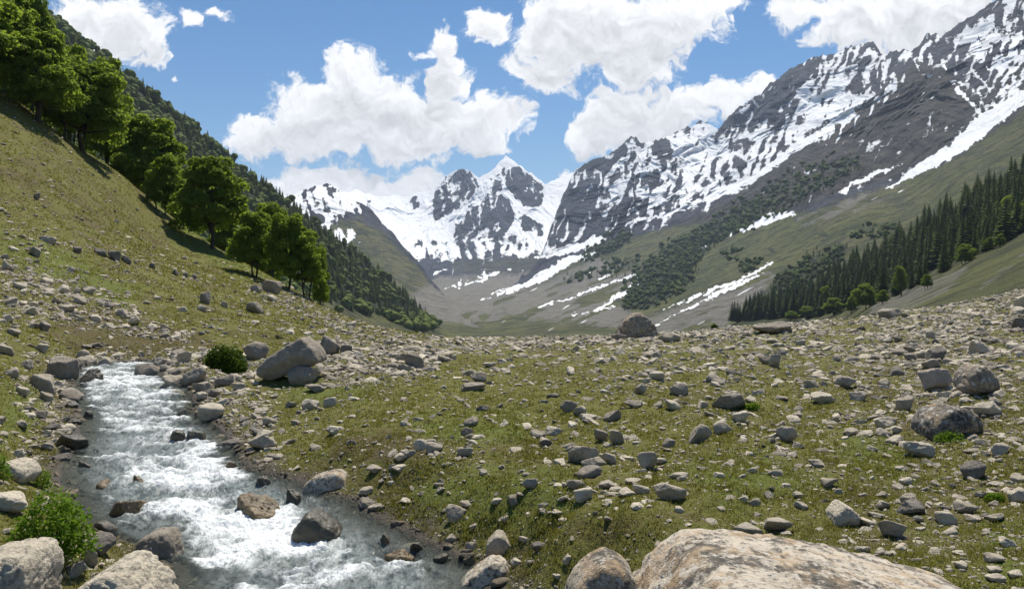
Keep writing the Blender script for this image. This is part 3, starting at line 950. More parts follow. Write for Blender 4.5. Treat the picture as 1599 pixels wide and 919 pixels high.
def sheet(name, label, kind, top, bottom, depths, x0, x1, nx, ny, amp, jag, wl, lean=0.0, back=0.9, mat=None):
    top, bottom, dp = np.array(top, float), np.array(bottom, float), np.array(depths, float)
    px = np.linspace(x0, x1, nx)
    ty = np.interp(px, top[:, 0], top[:, 1])
    ty = ty - jag * 0.9 * (ridge2(px / 34.0, px * 0 + 8.1, 4, 0.6) - 0.6) + jag * (fbm2(px / 16.0, px * 0 + 5.5, 5, 0.62)) - jag * 0.5 * np.abs(n2(px / 9.0, px * 0 + 2.2))
    by = np.maximum(np.interp(px, bottom[:, 0], bottom[:, 1]), ty + 4)
    t = np.linspace(0, 1, ny)[:, None]
    py = ty[None] + (by - ty)[None] * t
    PX = np.repeat(px[None], ny, 0)
    f = TPS(np.stack([dp[:, 0] / 300, dp[:, 1] / 300], -1), np.log(dp[:, 2]), 1e-3)
    Y = np.exp(f(PX / 300, py / 300))
    X = (PX - CX) / FPX * Y
    Z = (CY - py) / FPX * Y
    a, b = (PX + lean * py) * np.median(Y) / FPX / wl, Z * 0.50 / wl
    wa = 1.0 * fbm2(a * 0.6, b * 0.8, 4)
    rel = ridge2(a + wa, b - wa * 0.6, 6, 0.56) - 0.55 + 0.9 * fbm2(a * 0.45 + 7, b * 0.6, 4)
    z = zones(PX, py, kind)
    rocky = np.clip(1 - 0.75 * np.maximum(np.maximum(z['green'], z['scree']), sstep(z['snow'], 0.75, 0.95) * 0.8), 0.15, 1)
    for ax, kk in ((0, 25), (1, 25)):                      # no steps where one cover meets another
        pad = np.pad(rocky, [(kk, kk + 1) if q == ax else (0, 0) for q in (0, 1)], mode='edge')
        cs = np.cumsum(pad, axis=ax)
        n_ = rocky.shape[ax]
        rocky = (np.take(cs, np.arange(2 * kk, 2 * kk + n_), ax) - np.take(cs, np.arange(0, n_), ax)) / (2 * kk)
    Y2 = Y * (1 - amp * rel * rocky * sstep(t, -0.02, 0.10))
    X, Z = (PX - CX) / FPX * Y2, (CY - py) / FPX * Y2
    # snow lies in the hollows between the ribs, and on ledges
    gul = -(rel - 0.05)
    wx, wy = PX + 9 * fbm2(PX / 30 + 7, py / 30, 3), py + 9 * fbm2(PX / 30 + 27, py / 30, 3)
    vein = (1 - 2.6 * np.abs(n2(wx / 19 + py / 70, wy / 30))).clip(-0.6, 1) + 0.9 * (1 - 2.4 * np.abs(n2((wx + lean * wy) / 13 + 20, wy / 75))).clip(-0.6, 1)
    patch = fbm2(PX / 46 + 13, py / 36, 3)
    ledge = fbm2(PX / 20 + py / 60, py / 5.5 + PX / 40, 4, 0.6)
    fl = fbm2(PX / 7 + 3, py / 11, 4, 0.6)
    mid = 1 - np.clip(np.abs(z['snow'] - 0.45) / 0.55, 0, 1) ** 2
    snow = z['snow'] + (0.22 * gul + 0.26 * ledge + 0.20 * fl + 0.30 * (vein - 0.5) + 0.42 * patch) * mid + 0.22 * fl * (z['snow'] > 0.5)
    # thin leftover streaks run down the scree
    run = n2((PX * 0.46 + py * 0.89) / 3.2, (PX * 0.89 - py * 0.46) / 60.0) + 0.6 * n2(PX / 30 + 3, py / 22)
    streak = sstep(run, 0.80, 1.0) * 0.8 * sstep(z['scree'], 0.5, 0.8)
    snow = np.where(z['snow'] < 0.06, np.maximum(z['snow'], streak if kind in ('right', 'centre') else 0), snow)
    # far side of the ridge
    rows_x, rows_y, rows_z = [], [], []
    for k in range(7, 0, -1):
        dY = Y2[0] * 0.035 * k
        rows_y.append(Y2[0] + dY)
        rows_x.append(X[0] * (1 + 0.035 * k))
        rows_z.append(Z[0] - dY * back - 6 * k)
    Xf = np.vstack([np.array(rows_x), X])
    Yf = np.vstack([np.array(rows_y), Y2])
    Zf = np.vstack([np.array(rows_z), Z])
    att = {}
    for k, v in {**z, 'snow': snow}.items():
        att[k] = np.vstack([np.repeat(v[:1], 7, 0), v]).ravel()
    me = mesh_np(name, np.stack([Xf, Yf, Zf], -1).reshape(-1, 3), grid_faces(ny + 7, nx), mat or M_MOUNT, True, att)
    o = tag(link(name, me), label, kind='structure')

    def depth(qx, qy):
        qx, qy = np.asarray(qx, float), np.asarray(qy, float)
        i = np.clip(np.round((qx - x0) / (x1 - x0) * (nx - 1)).astype(int), 0, nx - 1)
        tt = (qy - ty[i]) / (by[i] - ty[i])
        j = np.clip(np.round(tt * (ny - 1)).astype(int), 0, ny - 1)
        return Y2[j, i]
    return depth


sheet('mountain', 'snow covered rocky peaks closing the head of the valley', 'centre',
      [(380, 318), (440, 306), (500, 300), (545, 300), (556, 294), (570, 303), (590, 308), (620, 305), (640, 308), (650, 303), (672, 298), (690, 280), (705, 269), (722, 262), (735, 268), (748, 279), (765, 268), (778, 256), (790, 243), (803, 252), (815, 262), (830, 270), (845, 281), (850, 287), (870, 280), (890, 271), (910, 263), (940, 256), (1000, 250)],
      [(380, 545), (1000, 545)],
      [(450, 310, 4800), (640, 305, 5200), (722, 262, 5300), (790, 243, 5300), (910, 262, 5200), (640, 350, 4700), (740, 340, 4600), (800, 340, 4500), (880, 330, 4500), (640, 390, 4100), (740, 400, 3900), (880, 400, 3500),
       (700, 440, 3200), (820, 440, 2900), (950, 430, 2700), (700, 480, 2000), (850, 480, 1900), (1000, 480, 1900), (700, 530, 1100), (850, 530, 1000), (1000, 530, 1000), (420, 500, 2600)],
      400, 1000, 760, 420, 0.040, 3.0, 300.0)

DEPTH_RIDGE = sheet('mountain', 'long rocky ridge with snow gullies above green slopes on the right', 'right',
      [(640, 560), (690, 530), (740, 492), (800, 447), (830, 420), (848, 390), (858, 360), (872, 325), (886, 290), (896, 268), (905, 261), (930, 250), (945, 243), (960, 236), (972, 226), (985, 214), (998, 218), (1010, 222), (1022, 219), (1040, 213), (1060, 206), (1080, 195), (1095, 189), (1108, 193), (1120, 202), (1135, 188), (1150, 170), (1165, 160), (1175, 155), (1187, 150), (1200, 133), (1230, 112), (1250, 100), (1270, 90), (1283, 86), (1310, 80), (1330, 72), (1350, 66), (1366, 68), (1375, 84), (1384, 88), (1395, 83), (1410, 76), (1422, 78), (1435, 72), (1448, 52), (1462, 52), (1470, 60), (1485, 46), (1500, 38), (1520, 24), (1540, 10), (1580, -14), (1700, -85), (1800, -120)],
      [(640, 575), (690, 548), (1000, 560), (1800, 560)],
      [(905, 261, 3900), (985, 214, 3600), (1095, 189, 3500), (1230, 112, 3000), (1350, 66, 2750), (1448, 52, 2450), (1540, 10, 2150), (1700, -85, 1900), (1800, -120, 1800),
       (850, 390, 3100), (950, 330, 3050), (980, 350, 2800), (1060, 290, 2900), (1120, 305, 2550), (1240, 230, 2350), (1350, 155, 2250), (1425, 98, 2150), (1250, 265, 2000), (1400, 200, 1850), (1500, 150, 1800), (1600, 50, 1800), (1700, 0, 1650),
       (1240, 335, 1650), (1400, 285, 1500), (1500, 230, 1400), (1599, 160, 1350), (1750, 60, 1250),
       (760, 475, 2100), (850, 440, 2500), (950, 400, 2500), (1080, 370, 2150), (1000, 430, 1900), (1200, 400, 1350), (1350, 360, 1150), (1500, 300, 1050), (1700, 200, 950),
       (800, 500, 1400), (1000, 490, 1300), (1100, 470, 1150), (1250, 450, 980), (1450, 400, 860), (1650, 320, 780), (700, 535, 950), (900, 530, 880), (1150, 530, 800), (1400, 530, 640), (1700, 500, 560)],
      640, 1790, 1250, 620, 0.050, 6.0, 190.0, 0.45)

sheet('mountain', 'green mountain shoulder with a snowy top behind the left forest', 'left_far',
      [(380, 335), (440, 312), (470, 298), (482, 295), (495, 290), (510, 286), (520, 290), (530, 297), (545, 308), (565, 318), (580, 328), (592, 342), (600, 352), (612, 362), (625, 378), (637, 392), (650, 406), (670, 432), (690, 457), (705, 477), (720, 491), (745, 509), (800, 532)],
      [(380, 550), (800, 560)],
      [(440, 312, 2300), (510, 286, 2500), (600, 350, 2350), (650, 405, 2100), (700, 480, 1650), (480, 350, 2150), (560, 380, 2050), (450, 430, 1700), (600, 440, 1700), (560, 520, 1200), (700, 530, 1150), (790, 535, 1150), (420, 540, 1000)],
      400, 800, 480, 330, 0.030, 3.0, 150.0, -0.35)

FOREST_TOP = [(-300, -250), (-100, -100), (60, 18), (100, 42), (150, 82), (200, 119), (250, 158), (300, 197), (340, 232), (380, 266), (430, 301), (480, 340), (520, 368), (560, 398), (600, 430), (640, 468), (670, 498), (690, 512), (740, 530)]
DEPTH_FOREST = sheet('hillside', 'steep forested mountainside rising on the left', 'forest', FOREST_TOP,
      [(-300, 420), (0, 430), (200, 500), (400, 550), (760, 555)],
      [(60, 18, 900), (-300, -250, 700), (300, 197, 950), (520, 368, 1020), (690, 512, 1100), (200, 300, 620), (400, 420, 650), (500, 480, 700), (600, 500, 880), (640, 535, 720), (740, 535, 950), (100, 200, 560), (-300, 200, 380), (0, 400, 330), (300, 480, 420)],
      -280, 758, 420, 200, 0.0, 1.0, 90.0)

RIGHT_TOP = [(1080, 540), (1140, 508), (1200, 480), (1300, 432), (1400, 380), (1480, 332), (1560, 293), (1599, 272), (1700, 222), (1900, 130)]
DEPTH_RIGHT = sheet('hillside', 'grassy slope with a grey scree run under the conifers on the right', 'right_near', RIGHT_TOP,
      [(1080, 550), (1250, 540), (1400, 525), (1599, 505), (1900, 450)],
      [(1140, 505, 740), (1250, 500, 600), (1320, 492, 450), (1400, 465, 385), (1480, 425, 350), (1560, 385, 330), (1599, 362, 330), (1400, 490, 170), (1500, 472, 115), (1599, 455, 92), (1500, 445, 210), (1599, 410, 170),
       (1200, 482, 800), (1300, 440, 720), (1400, 390, 640), (1480, 345, 580), (1599, 280, 540), (1900, 140, 460), (1900, 430, 110), (1250, 535, 300), (1400, 522, 110), (1599, 500, 70), (1900, 300, 250)],
      1090, 1890, 420, 180, 0.0, 1.0, 60.0)
# extra cover on those two slopes
for o in bpy.data.objects:
    if o.get('label', '').startswith(('steep forested', 'grassy slope with')):
        me = o.data
        n = len(me.vertices)
        co = np.empty(n * 3, np.float32)
        me.vertices.foreach_get('co', co)
        co = co.reshape(-1, 3)
        ppx = co[:, 0] / co[:, 1] * FPX + CX
        ppy = CY - co[:, 2] / co[:, 1] * FPX
        ppx = ppx + 12 * fbm2(co[:, 0] / 20.0, co[:, 1] / 20.0, 4)
        ppy = ppy + 7 * fbm2(co[:, 0] / 20.0 + 50, co[:, 1] / 20.0, 4)
        green = np.full(n, 0.95)
        scree = np.zeros(n)
        shrub = np.zeros(n)
        if o['label'].startswith('grassy'):
            s = np.maximum(sstep(pdist(ppx, ppy, [(1505, 420, 6), (1470, 445, 16), (1420, 462, 24), (1370, 482, 16)]), -10, 8), sstep(pdist(ppx, ppy, [(1600, 395, 2), (1560, 428, 4), (1530, 450, 3)]), -6, 4))
            scree = 0.85 * s
            green = green * (1 - 0.50 * s)
            shrub = 0.55 * sstep(pip(ppx, ppy, [(1080, 560), (1140, 495), (1300, 430), (1480, 345), (1700, 240), (1900, 150), (1900, 240), (1599, 352), (1480, 420), (1400, 460), (1300, 492)]), -6, 6)
        else:
            shrub = 0.9 * (1 - sstep(pip(ppx, ppy, [(500, 462), (600, 488), (655, 512), (680, 505), (700, 490), (800, 560), (480, 560), (460, 500)]), -5, 5))
        for nm, v in (('green', green), ('scree', scree), ('shrub', shrub)):
            me.attributes[nm].data.foreach_set('value', v.astype(np.float32))

# the valley floor reaches to the horizon under everything
gx = np.linspace(-9000, 9000, 61)
gy = np.linspace(-6000, 12000, 61)
VX, VY = np.meshgrid(gx, gy)
VZ = -120 + 25 * fbm2(VX / 1500, VY / 1500, 3)
tag(link('terrain', mesh_np('terrain', np.stack([VX, VY, VZ], -1).reshape(-1, 3), grid_faces(61, 61), M_MOUNT, True,
    {'green': np.full(3721, 0.8), 'scree': np.zeros(3721), 'shrub': np.zeros(3721), 'snow': np.zeros(3721), 'warm': np.zeros(3721)})),
    'low valley floor under the mountains', kind='structure')

# ------------------------------------------------------------------ air
HAZE = True
if HAZE:
    bm = bmesh.new()
    bmesh.ops.create_cube(bm, size=1.0)
    bmesh.ops.scale(bm, vec=(22000, 22000, 1400), verts=bm.verts)
    bmesh.ops.translate(bm, vec=(0, 3000, 500), verts=bm.verts)
    me = bpy.data.meshes.new('haze')
    bm.to_mesh(me)
    bm.free()
    mh = bpy.data.materials.new('haze')
    mh.use_nodes = True
    th = NT(mh.node_tree)
    th.n.clear()
    pv = th.node('ShaderNodeVolumePrincipled')
    pv.inputs['Color'].default_value = (0.62, 0.76, 1.0, 1)
    pv.inputs['Density'].default_value = 0.000055
    pv.inputs['Anisotropy'].default_value = 0.2
    oh = th.node('ShaderNodeOutputMaterial')
    th.l.new(pv.outputs[0], oh.inputs['Volume'])
    me.materials.append(mh)
    tag(link('haze', me), 'thin blue mountain air filling the valley', kind='stuff')


# ------------------------------------------------------------------ trees and plants
def leaf_quads(centres, normals, size, rng, aspect=1.0, jitter=0.7):
    """one small quad per centre, facing roughly along its normal"""
    n = len(centres)
    nn = normals + rng.normal(size=(n, 3)) * jitter
    nn /= np.linalg.norm(nn, axis=1)[:, None] + 1e-9
    t = np.cross(nn, rng.normal(size=(n, 3)))
    t /= np.linalg.norm(t, axis=1)[:, None] + 1e-9
    b = np.cross(nn, t)
    s = (size * (0.6 + 0.8 * rng.random(n)))[:, None] if np.ndim(size) == 0 else size[:, None]
    V = np.stack([centres - t * s, centres - b * s * aspect, centres + t * s, centres + b * s * aspect], 1).reshape(-1, 3)
    return V, np.arange(4 * n).reshape(n, 4)


def tube(p0, p1, r0, r1, k=6, bend=None):
    p0, p1 = np.array(p0, float), np.array(p1, float)
    d = p1 - p0
    d /= np.linalg.norm(d) + 1e-9
    a = np.cross(d, [0.3, 0.9, 0.1])
    a /= np.linalg.norm(a)
    b = np.cross(d, a)
    segs = 4
    V = []
    for s in range(segs + 1):
        f = s / segs
        c = p0 + (p1 - p0) * f
        if bend is not None:
            c = c + np.array(bend) * math.sin(f * math.pi)
        r = r0 + (r1 - r0) * f
        for i in range(k):
            an = 2 * math.pi * i / k
            V.append(c + (a * math.cos(an) + b * math.sin(an)) * r)
    F = []
    for s in range(segs):
        for i in range(k):
            F.append((s * k + i, s * k + (i + 1) % k, (s + 1) * k + (i + 1) % k, (s + 1) * k + i))
    return np.array(V), np.array(F)


def join(parts):
    V, F, o = [], [], 0
    for v, f in parts:
        V.append(v)
        F.append(f + o)
        o += len(v)
    return np.vstack(V), np.vstack(F)


def broadleaf(seed, puffs=34, per=430, leaf=0.0175, clear=0.2, multi=1):
    """unit height tree, crown about one unit wide; returns trunk mesh, crown mesh"""
    rng = np.random.default_rng(seed)
    parts = []
    base = []
    for m in range(multi):
        off = (0, 0, 0) if m == 0 else (rng.normal() * 0.06, rng.normal() * 0.06, 0)
        top = (off[0] * 2 + rng.normal() * 0.03, off[1] * 2 + rng.normal() * 0.03, 0.45)
        parts.append(tube((off[0], off[1], -0.06), top, 0.026 / math.sqrt(multi), 0.013, 7, (rng.normal() * 0.02, rng.normal() * 0.02, 0)))
        base.append(top)
    P, C, N, T = [], [], [], []
    for i in range(puffs):
        # puffs fill a rounded, uneven crown
        z = clear + 0.12 + (0.84 - clear) * (i + 0.5) / puffs
        h = (z - clear) / (1 - clear)
        rad = 0.40 * math.sin(math.pi * (0.16 + 0.80 * h ** 0.85)) ** 0.7
        an = i * 2.399 + rng.normal() * 0.4
        rr = rad * math.sqrt(0.12 + 0.88 * rng.random()) * (0.82 + 0.3 * rng.random())
        c = np.array([rr * math.cos(an), rr * math.sin(an), z + rng.normal() * 0.02])
        pr = (0.085 + 0.075 * rng.random()) * (1.0 - 0.25 * h)
        n = int(per * (pr / 0.12) ** 1.6)
        d = rng.normal(size=(n, 3))
        d /= np.linalg.norm(d, axis=1)[:, None]
        d[:, 2] = np.where(d[:, 2] < -0.35, -d[:, 2], d[:, 2])
        rl = pr * (0.62 + 0.42 * rng.random(n) ** 0.6)
        lump = 1 + 0.35 * fbm3(d * 1.8 + i * 3.1, 2)
        pts = c + d * (rl * lump)[:, None] * np.array([1.15, 1.15, 0.78])
        C.append(pts)
        N.append(d * 0.8 + np.array([0, 0, 0.9]))
        T.append(np.full(n, 0.25 + 0.55 * rng.random()) + rng.normal(size=n) * 0.16)
        if i % 2 == 0:
            b0 = base[i % len(base)]
            f = 0.35 + 0.6 * rng.random()
            st = np.array([b0[0] * f, b0[1] * f, max(0.16, 0.45 * f)])
            parts.append(tube(st, c, 0.011, 0.003, 5, (0, 0, -0.015)))
    C, N, T = np.vstack(C), np.vstack(N), np.concatenate(T)
    V, F = leaf_quads(C, N, leaf, rng, 0.75, 0.75)
    crown = mesh_np('crown', V, F, M_BROAD, False, {'tone': np.repeat(np.clip(T, 0, 1), 4)})
    tv, tf = join(parts)
    trunk = mesh_np('trunk', tv, tf, M_BARK, True)
    return trunk, crown


BROAD = [broadleaf(21, 54, clear=0.13), broadleaf(22, 46, clear=0.10, multi=2), broadleaf(23, 58, clear=0.14), broadleaf(24, 44, clear=0.07, multi=3), broadleaf(25, 50, clear=0.11, multi=2), broadleaf(26, 38, clear=0.04, multi=2)]


def place_tree(name, protos, i, x, y, z, h, w, rz, label, cat, group):
    r = bpy.data.objects.new(name, None)
    COL.objects.link(r)
    r.location = (x, y, z)
    r.rotation_euler = (0, 0, rz)
    r.scale = (w, w, h)
    r.empty_display_size = 0.2
    tag(r, label, cat, group)
    t, c = protos[i % len(protos)]
    link('trunk', t, r)
    link('crown', c, r)
    return r


HILL_TREES = [  # base px, base py or None, depth or None, top py, crown width px, prototype, label
    (-70, None, 66, -70, 170, 2, 'large broadleaf tree at the far left end of the hillside row, cut by the frame'),
    (8, None, 74, -18, 120, 0, 'tall broadleaf tree at the top left corner above the bare slope'),
    (52, None, 84, 2, 96, 2, 'broadleaf tree behind the others in the top left corner'),
    (60, 192, None, 52, 118, 4, 'leafy tree with a leaning trunk casting shade, second clump on the upper left slope'),
    (98, 215, None, 92, 80, 1, 'slim broadleaf tree between two spreading ones on the upper left slope'),
    (134, 242, None, 98, 132, 0, 'big round-crowned tree above the long dark shadow on the left slope'),
    (166, None, 96, 96, 80, 3, 'broadleaf tree showing its top behind the big round crown on the left slope'),
    (206, None, 98, 190, 84, 5, 'pale green tree at the left of the second clump down the hill crest'),
    (236, None, 94, 186, 112, 2, 'bushy broad tree in the second clump down the hill crest'),
    (258, 336, None, 248, 62, 1, 'narrow tree standing low between the second and third clump on the crest'),
    (297, None, 104, 262, 58, 5, 'small tree hidden behind the dense round tree on the crest'),
    (330, 388, None, 250, 114, 0, 'dense round tree standing alone in the middle of the hill crest'),
    (396, 432, None, 330, 74, 4, 'upright light green tree at the left of the lowest clump on the crest'),
    (424, None, 94, 322, 80, 3, 'tallest tree of the lowest clump on the hill crest'),
    (450, 452, None, 336, 74, 2, 'broad tree in the right half of the lowest clump on the crest'),
    (476, 462, None, 362, 66, 1, 'last tree of the crest row with bare lower stems beside grey outcrop'),
    (500, None, 80, 385, 34, 5, 'small tree at the lower right edge of the lowest clump'),
    (372, None, 106, 372, 40, 5, 'low bushy tree between the dense round tree and the lowest clump'),
    (215, None, 112, 232, 60, 4, 'broadleaf tree mostly hidden between the second clump and the round crown above it'),
    (282, None, 112, 268, 60, 3, 'broadleaf tree peeping out behind the narrow tree of the crest'),
    (352, None, 112, 340, 60, 2, 'broadleaf tree half hidden to the lower right of the dense round tree'),
    (412, None, 108, 352, 70, 0, 'broadleaf tree in the back of the lowest clump, left side'),
    (110, None, 90, 76, 80, 3, 'broadleaf tree crown between the leaning tree and the big round crown'),
    (30, None, 90, 50, 90, 1, 'shaded broadleaf tree low behind the top left clump'),
    (188, None, 104, 240, 40, 5, 'low tree filling the gap under the pale green tree on the crest'),
]
for (px, py, Y, top, wpx, k, lab) in HILL_TREES:
    if Y is None:
        Y = hit(px, py)
    x = (px - CX) / FPX * Y
    z = float(ground_z(x, Y))
    h = (CY - top) / FPX * Y - z
    place_tree('broadleaf_tree', BROAD, k, x, Y, z, h, wpx / FPX * Y * 1.14, k * 1.7 + px * 0.01, lab, 'tree', 'broadleaf trees along the left hill crest')


def conifer(seed, whorls=17, rad=0.145):
    rng = np.random.default_rng(seed)
    V, F, T = [], [], []
    for i in range(whorls):
        f = i / (whorls - 1)
        z = 0.06 + 0.92 * f
        r = rad * (1 - f) ** 0.82 * (0.85 + 0.3 * rng.random()) + 0.006
        m = int(11 - 5 * f)
        a0 = rng.random() * 6.28
        for j in range(m):
            a = a0 + 6.283 * j / m + rng.normal() * 0.12
            rr = r * (0.75 + 0.45 * rng.random())
            dr = 0.30 * rr + 0.02
            w = 0.36 * rr + 0.006
            c, s = math.cos(a), math.sin(a)
            p0 = np.array([0, 0, z + 0.025])
            p1 = np.array([c * rr * 0.55 - s * w, s * rr * 0.55 + c * w, z - dr * 0.35])
            p2 = np.array([c * rr, s * rr, z - dr])
            p3 = np.array([c * rr * 0.55 + s * w, s * rr * 0.55 - c * w, z - dr * 0.35])
            pm = np.array([c * rr * 0.5, s * rr * 0.5, z - dr * 0.2 + 0.015])
            o = len(V)
            V += [p0, p1, p2, p3, pm]
            F += [(o, o + 1, o + 4), (o + 1, o + 2, o + 4), (o + 2, o + 3, o + 4), (o + 3, o, o + 4)]
            tt = 0.2 + 0.6 * rng.random()
            T += [tt * 0.7, tt, tt, tt, tt]
    crown = mesh_np('crown', np.array(V), np.array(F), M_NEEDLE, False, {'tone': np.array(T)})
    tv, tf = tube((0, 0, -0.05), (0, 0, 0.97), 0.014, 0.002, 6)
    return mesh_np('trunk', tv, tf, M_BARK, True), crown


CONIF = [conifer(31), conifer(32, 19, 0.125), conifer(33, 16, 0.165), conifer(34, 18, 0.11)]

# the stand of conifers on the right slope
_rng = np.random.default_rng(44)
_low = np.array([(1140, 503), (1170, 500), (1250, 497), (1300, 493), (1400, 463), (1480, 422), (1560, 384), (1599, 362), (1700, 312)], float)
_upp = np.array([(1140, 501), (1200, 482), (1300, 436), (1400, 384), (1480, 338), (1560, 300), (1599, 280), (1700, 232)], float)
cand = []
while len(cand) < 9000:
    px = 1142 + 520 * _rng.random() ** 0.9
    lo, up = np.interp(px, _low[:, 0], _low[:, 1]), np.interp(px, _upp[:, 0], _upp[:, 1])
    f = _rng.random()
    cand.append((px, up + (lo - up) * f, f))
acc = []
for (px, py, f) in cand:
    Y = float(DEPTH_RIGHT(px, py))
    x = (px - CX) / FPX * Y
    if px > 1430 and f > 0.86 and _rng.random() < 0.5:
        continue
    if all((x - a[0]) ** 2 + (Y - a[1]) ** 2 > (3.6 + 2.2 * _rng.random()) ** 2 for a in acc):
        acc.append((x, Y, (CY - py) / FPX * Y, px, py, f))
    if len(acc) >= 560:
        break
acc.sort(key=lambda a: a[1])
BACK_ROWS = acc[296:]
acc = acc[:296]
for i, (x, Y, z, px, py, f) in enumerate(acc):
    h = 11 + 12 * _rng.random() ** 1.2
    if px < 1250:
        h *= 0.92
    if f > 0.9:
        h *= 0.85
    if px < 1162:
        lab = 'one of the lone dark conifers at the left tip of the right hand stand'
        grp = 'conifers at the left tip of the stand'
    elif f < 0.22:
        lab = 'dark conifer on the upper edge of the stand against the green slope'
        grp = 'conifers along the upper edge of the stand'
    elif f > 0.75:
        lab = 'dark conifer in the front row of the stand above the grassy slope'
        grp = 'conifers in the front row of the stand'
    else:
        lab = 'dark conifer inside the dense stand on the right hand slope'
        grp = 'conifers inside the stand'
    place_tree('conifer', CONIF, int(_rng.integers(4)), x, Y, z - 0.4, h, h * (1.5 + 0.5 * _rng.random()), _rng.random() * 6.28, lab, 'conifer', grp)

RIGHT_BROAD = [  # px, base py, top py, width px, label
    (1578, 352, 306, 40, 'bright green round tree at the right end of the conifer stand'),
    (1599, 350, 318, 36, 'light green tree cut by the right frame edge beside the conifers'),
    (1507, 412, 380, 32, 'bright green round tree in front of the tall conifers'),
    (1545, 392, 370, 16, 'small light bush-like tree on the bare grassy slope'),
    (1562, 386, 364, 16, 'small thin tree on the grassy slope under the bright round tree'),
    (1352, 482, 442, 42, 'large pale green broadleaf tree at the foot of the conifer stand'),
    (1406, 462, 416, 24, 'upright pale green tree among the conifers on the right slope'),
    (1302, 492, 465, 34, 'rounded light green tree left of the large pale one at the stand foot'),
    (1330, 488, 462, 22, 'small rounded tree squeezed beside the large pale green tree'),
    (1288, 484, 447, 20, 'narrow light tree standing between dark conifers low on the slope'),
    (1262, 497, 478, 30, 'low light green bushy tree at the foot of the stand, left side'),
    (1236, 500, 485, 26, 'lowest bushy tree at the left foot of the conifer stand'),
    (1448, 450, 428, 20, 'small light tree at the edge of the scree run'),
    (1378, 474, 452, 20, 'small bushy tree right of the large pale green tree'),
]
for i, (px, py, top, wpx, lab) in enumerate(RIGHT_BROAD):
    Y = float(DEPTH_RIGHT(px, py)) - 4
    x = (px - CX) / FPX * Y
    z = (CY - py) / FPX * Y
    place_tree('broadleaf_tree', BROAD, (i * 2 + 1) % 6, x, Y, z - 0.3, (py - top) / FPX * Y, wpx / FPX * Y * 1.1, i * 1.3, lab, 'tree', 'light green trees along the foot of the conifers')


# far-off woods: many small trees merged into one mass
def far_broad(seed):
    rng = np.random.default_rng(seed)
    bm = bmesh.new()
    V, F, o = [], [], 0
    for i in range(3):
        bmesh.ops.create_icosphere(bm, subdivisions=2, radius=1.0)
        v = np.array([a.co[:] for a in bm.verts])
        f = np.array([[b.index for b in a.verts] for a in bm.faces])
        bm.clear()
        c = np.array([rng.normal() * 0.13, rng.normal() * 0.13, 0.36 + 0.19 * i])
        r = (0.37 - 0.06 * i) * (0.9 + 0.2 * rng.random())
        v = c + v * r * (1 + 0.34 * fbm3(v * 2.2 + i * 5 + seed, 3))[:, None] * np.array([1, 1, 1.0])
        V.append(v)
        F.append(f + o)
        o += len(v)
    bm.free()
    return np.vstack(V), np.vstack(F)


def con_arrays(k):
    me = CONIF[k][1]
    v = np.empty(len(me.vertices) * 3, np.float32)
    me.vertices.foreach_get('co', v)
    f = np.array([p.vertices[:] for p in me.polygons])
    return v.reshape(-1, 3).astype(float), f


far_extra = BACK_ROWS
FB = [far_broad(s) for s in (1, 2, 3)]
FC = [con_arrays(k) for k in (0, 2)]


def far_wood(name, label, pts, mat):
    """pts: x, y, z, height, width, broad?, tone"""
    V, F, T, o = [], [], [], 0
    rng = np.random.default_rng(len(pts))
    for (x, y, z, h, w, br, tone) in pts:
        v, f = (FB if br else FC)[rng.integers(3 if br else 2)]
        a = rng.random() * 6.28
        c, s = math.cos(a), math.sin(a)
        q = np.stack([(v[:, 0] * c - v[:, 1] * s) * w + x, (v[:, 0] * s + v[:, 1] * c) * w + y, v[:, 2] * h + z], -1)
        V.append(q)
        F.append(f + o)
        o += len(v)
        T.append(np.clip(tone + 0.15 * rng.normal(size=len(v)) + 0.10 * (v[:, 2] - 0.5) * 0, 0, 1))
    me = mesh_np(name, np.vstack(V), np.vstack(F), mat, False, {'tone': np.concatenate(T)})
    return tag(link(name, me), label, kind='stuff')


pts = []
ft = np.array(FOREST_TOP, float)
rng = np.random.default_rng(77)
keep_out = [(500, 474), (600, 498), (655, 520), (676, 512), (700, 496), (820, 580), (480, 580), (455, 505)]
while len(pts) < 3300:
    px = -260 + 960 * rng.random()
    t = rng.random() ** 1.25
    top = np.interp(px, ft[:, 0], ft[:, 1])
    low = np.interp(px, [-300, 0, 200, 400, 560, 700], [330, 350, 430, 500, 540, 540])
    py = top + 1 + (low - top) * t
    inside = pip(np.array([px]), np.array([py]), keep_out)[0]
    if inside > 0 and rng.random() < 0.985:
        continue
    Y = float(DEPTH_FOREST(px, py))
    x, z = (px - CX) / FPX * Y, (CY - py) / FPX * Y
    upper = t < 0.45
    pb = np.interp(px, [60, 300, 420, 560, 700], [0.80, 0.60, 0.35, 0.22, 0.12])
    if py > np.interp(px, [400, 520, 640], [440, 468, 500]):
        pb = 0.8
    br = rng.random() < pb
    h = (9 + 6 * rng.random()) if br else (11 + 9 * rng.random())
    if t < 0.01:
        h *= 0.8
    w = h * ((0.9 + 0.35 * rng.random()) if br else (1.0 + 0.4 * rng.random()))
    tone = (0.30 + 0.45 * rng.random()) if br else 0.02 + 0.2 * rng.random()
    if br and py > np.interp(px, [400, 520, 640], [440, 468, 500]):
        tone += 0.25
    pts.append((x, Y, z - 0.12 * h, h, w * (1 if br else 1.3), br, tone))
far_wood('forest', 'dense mixed forest covering the steep mountainside on the left', pts, M_FARLEAF)

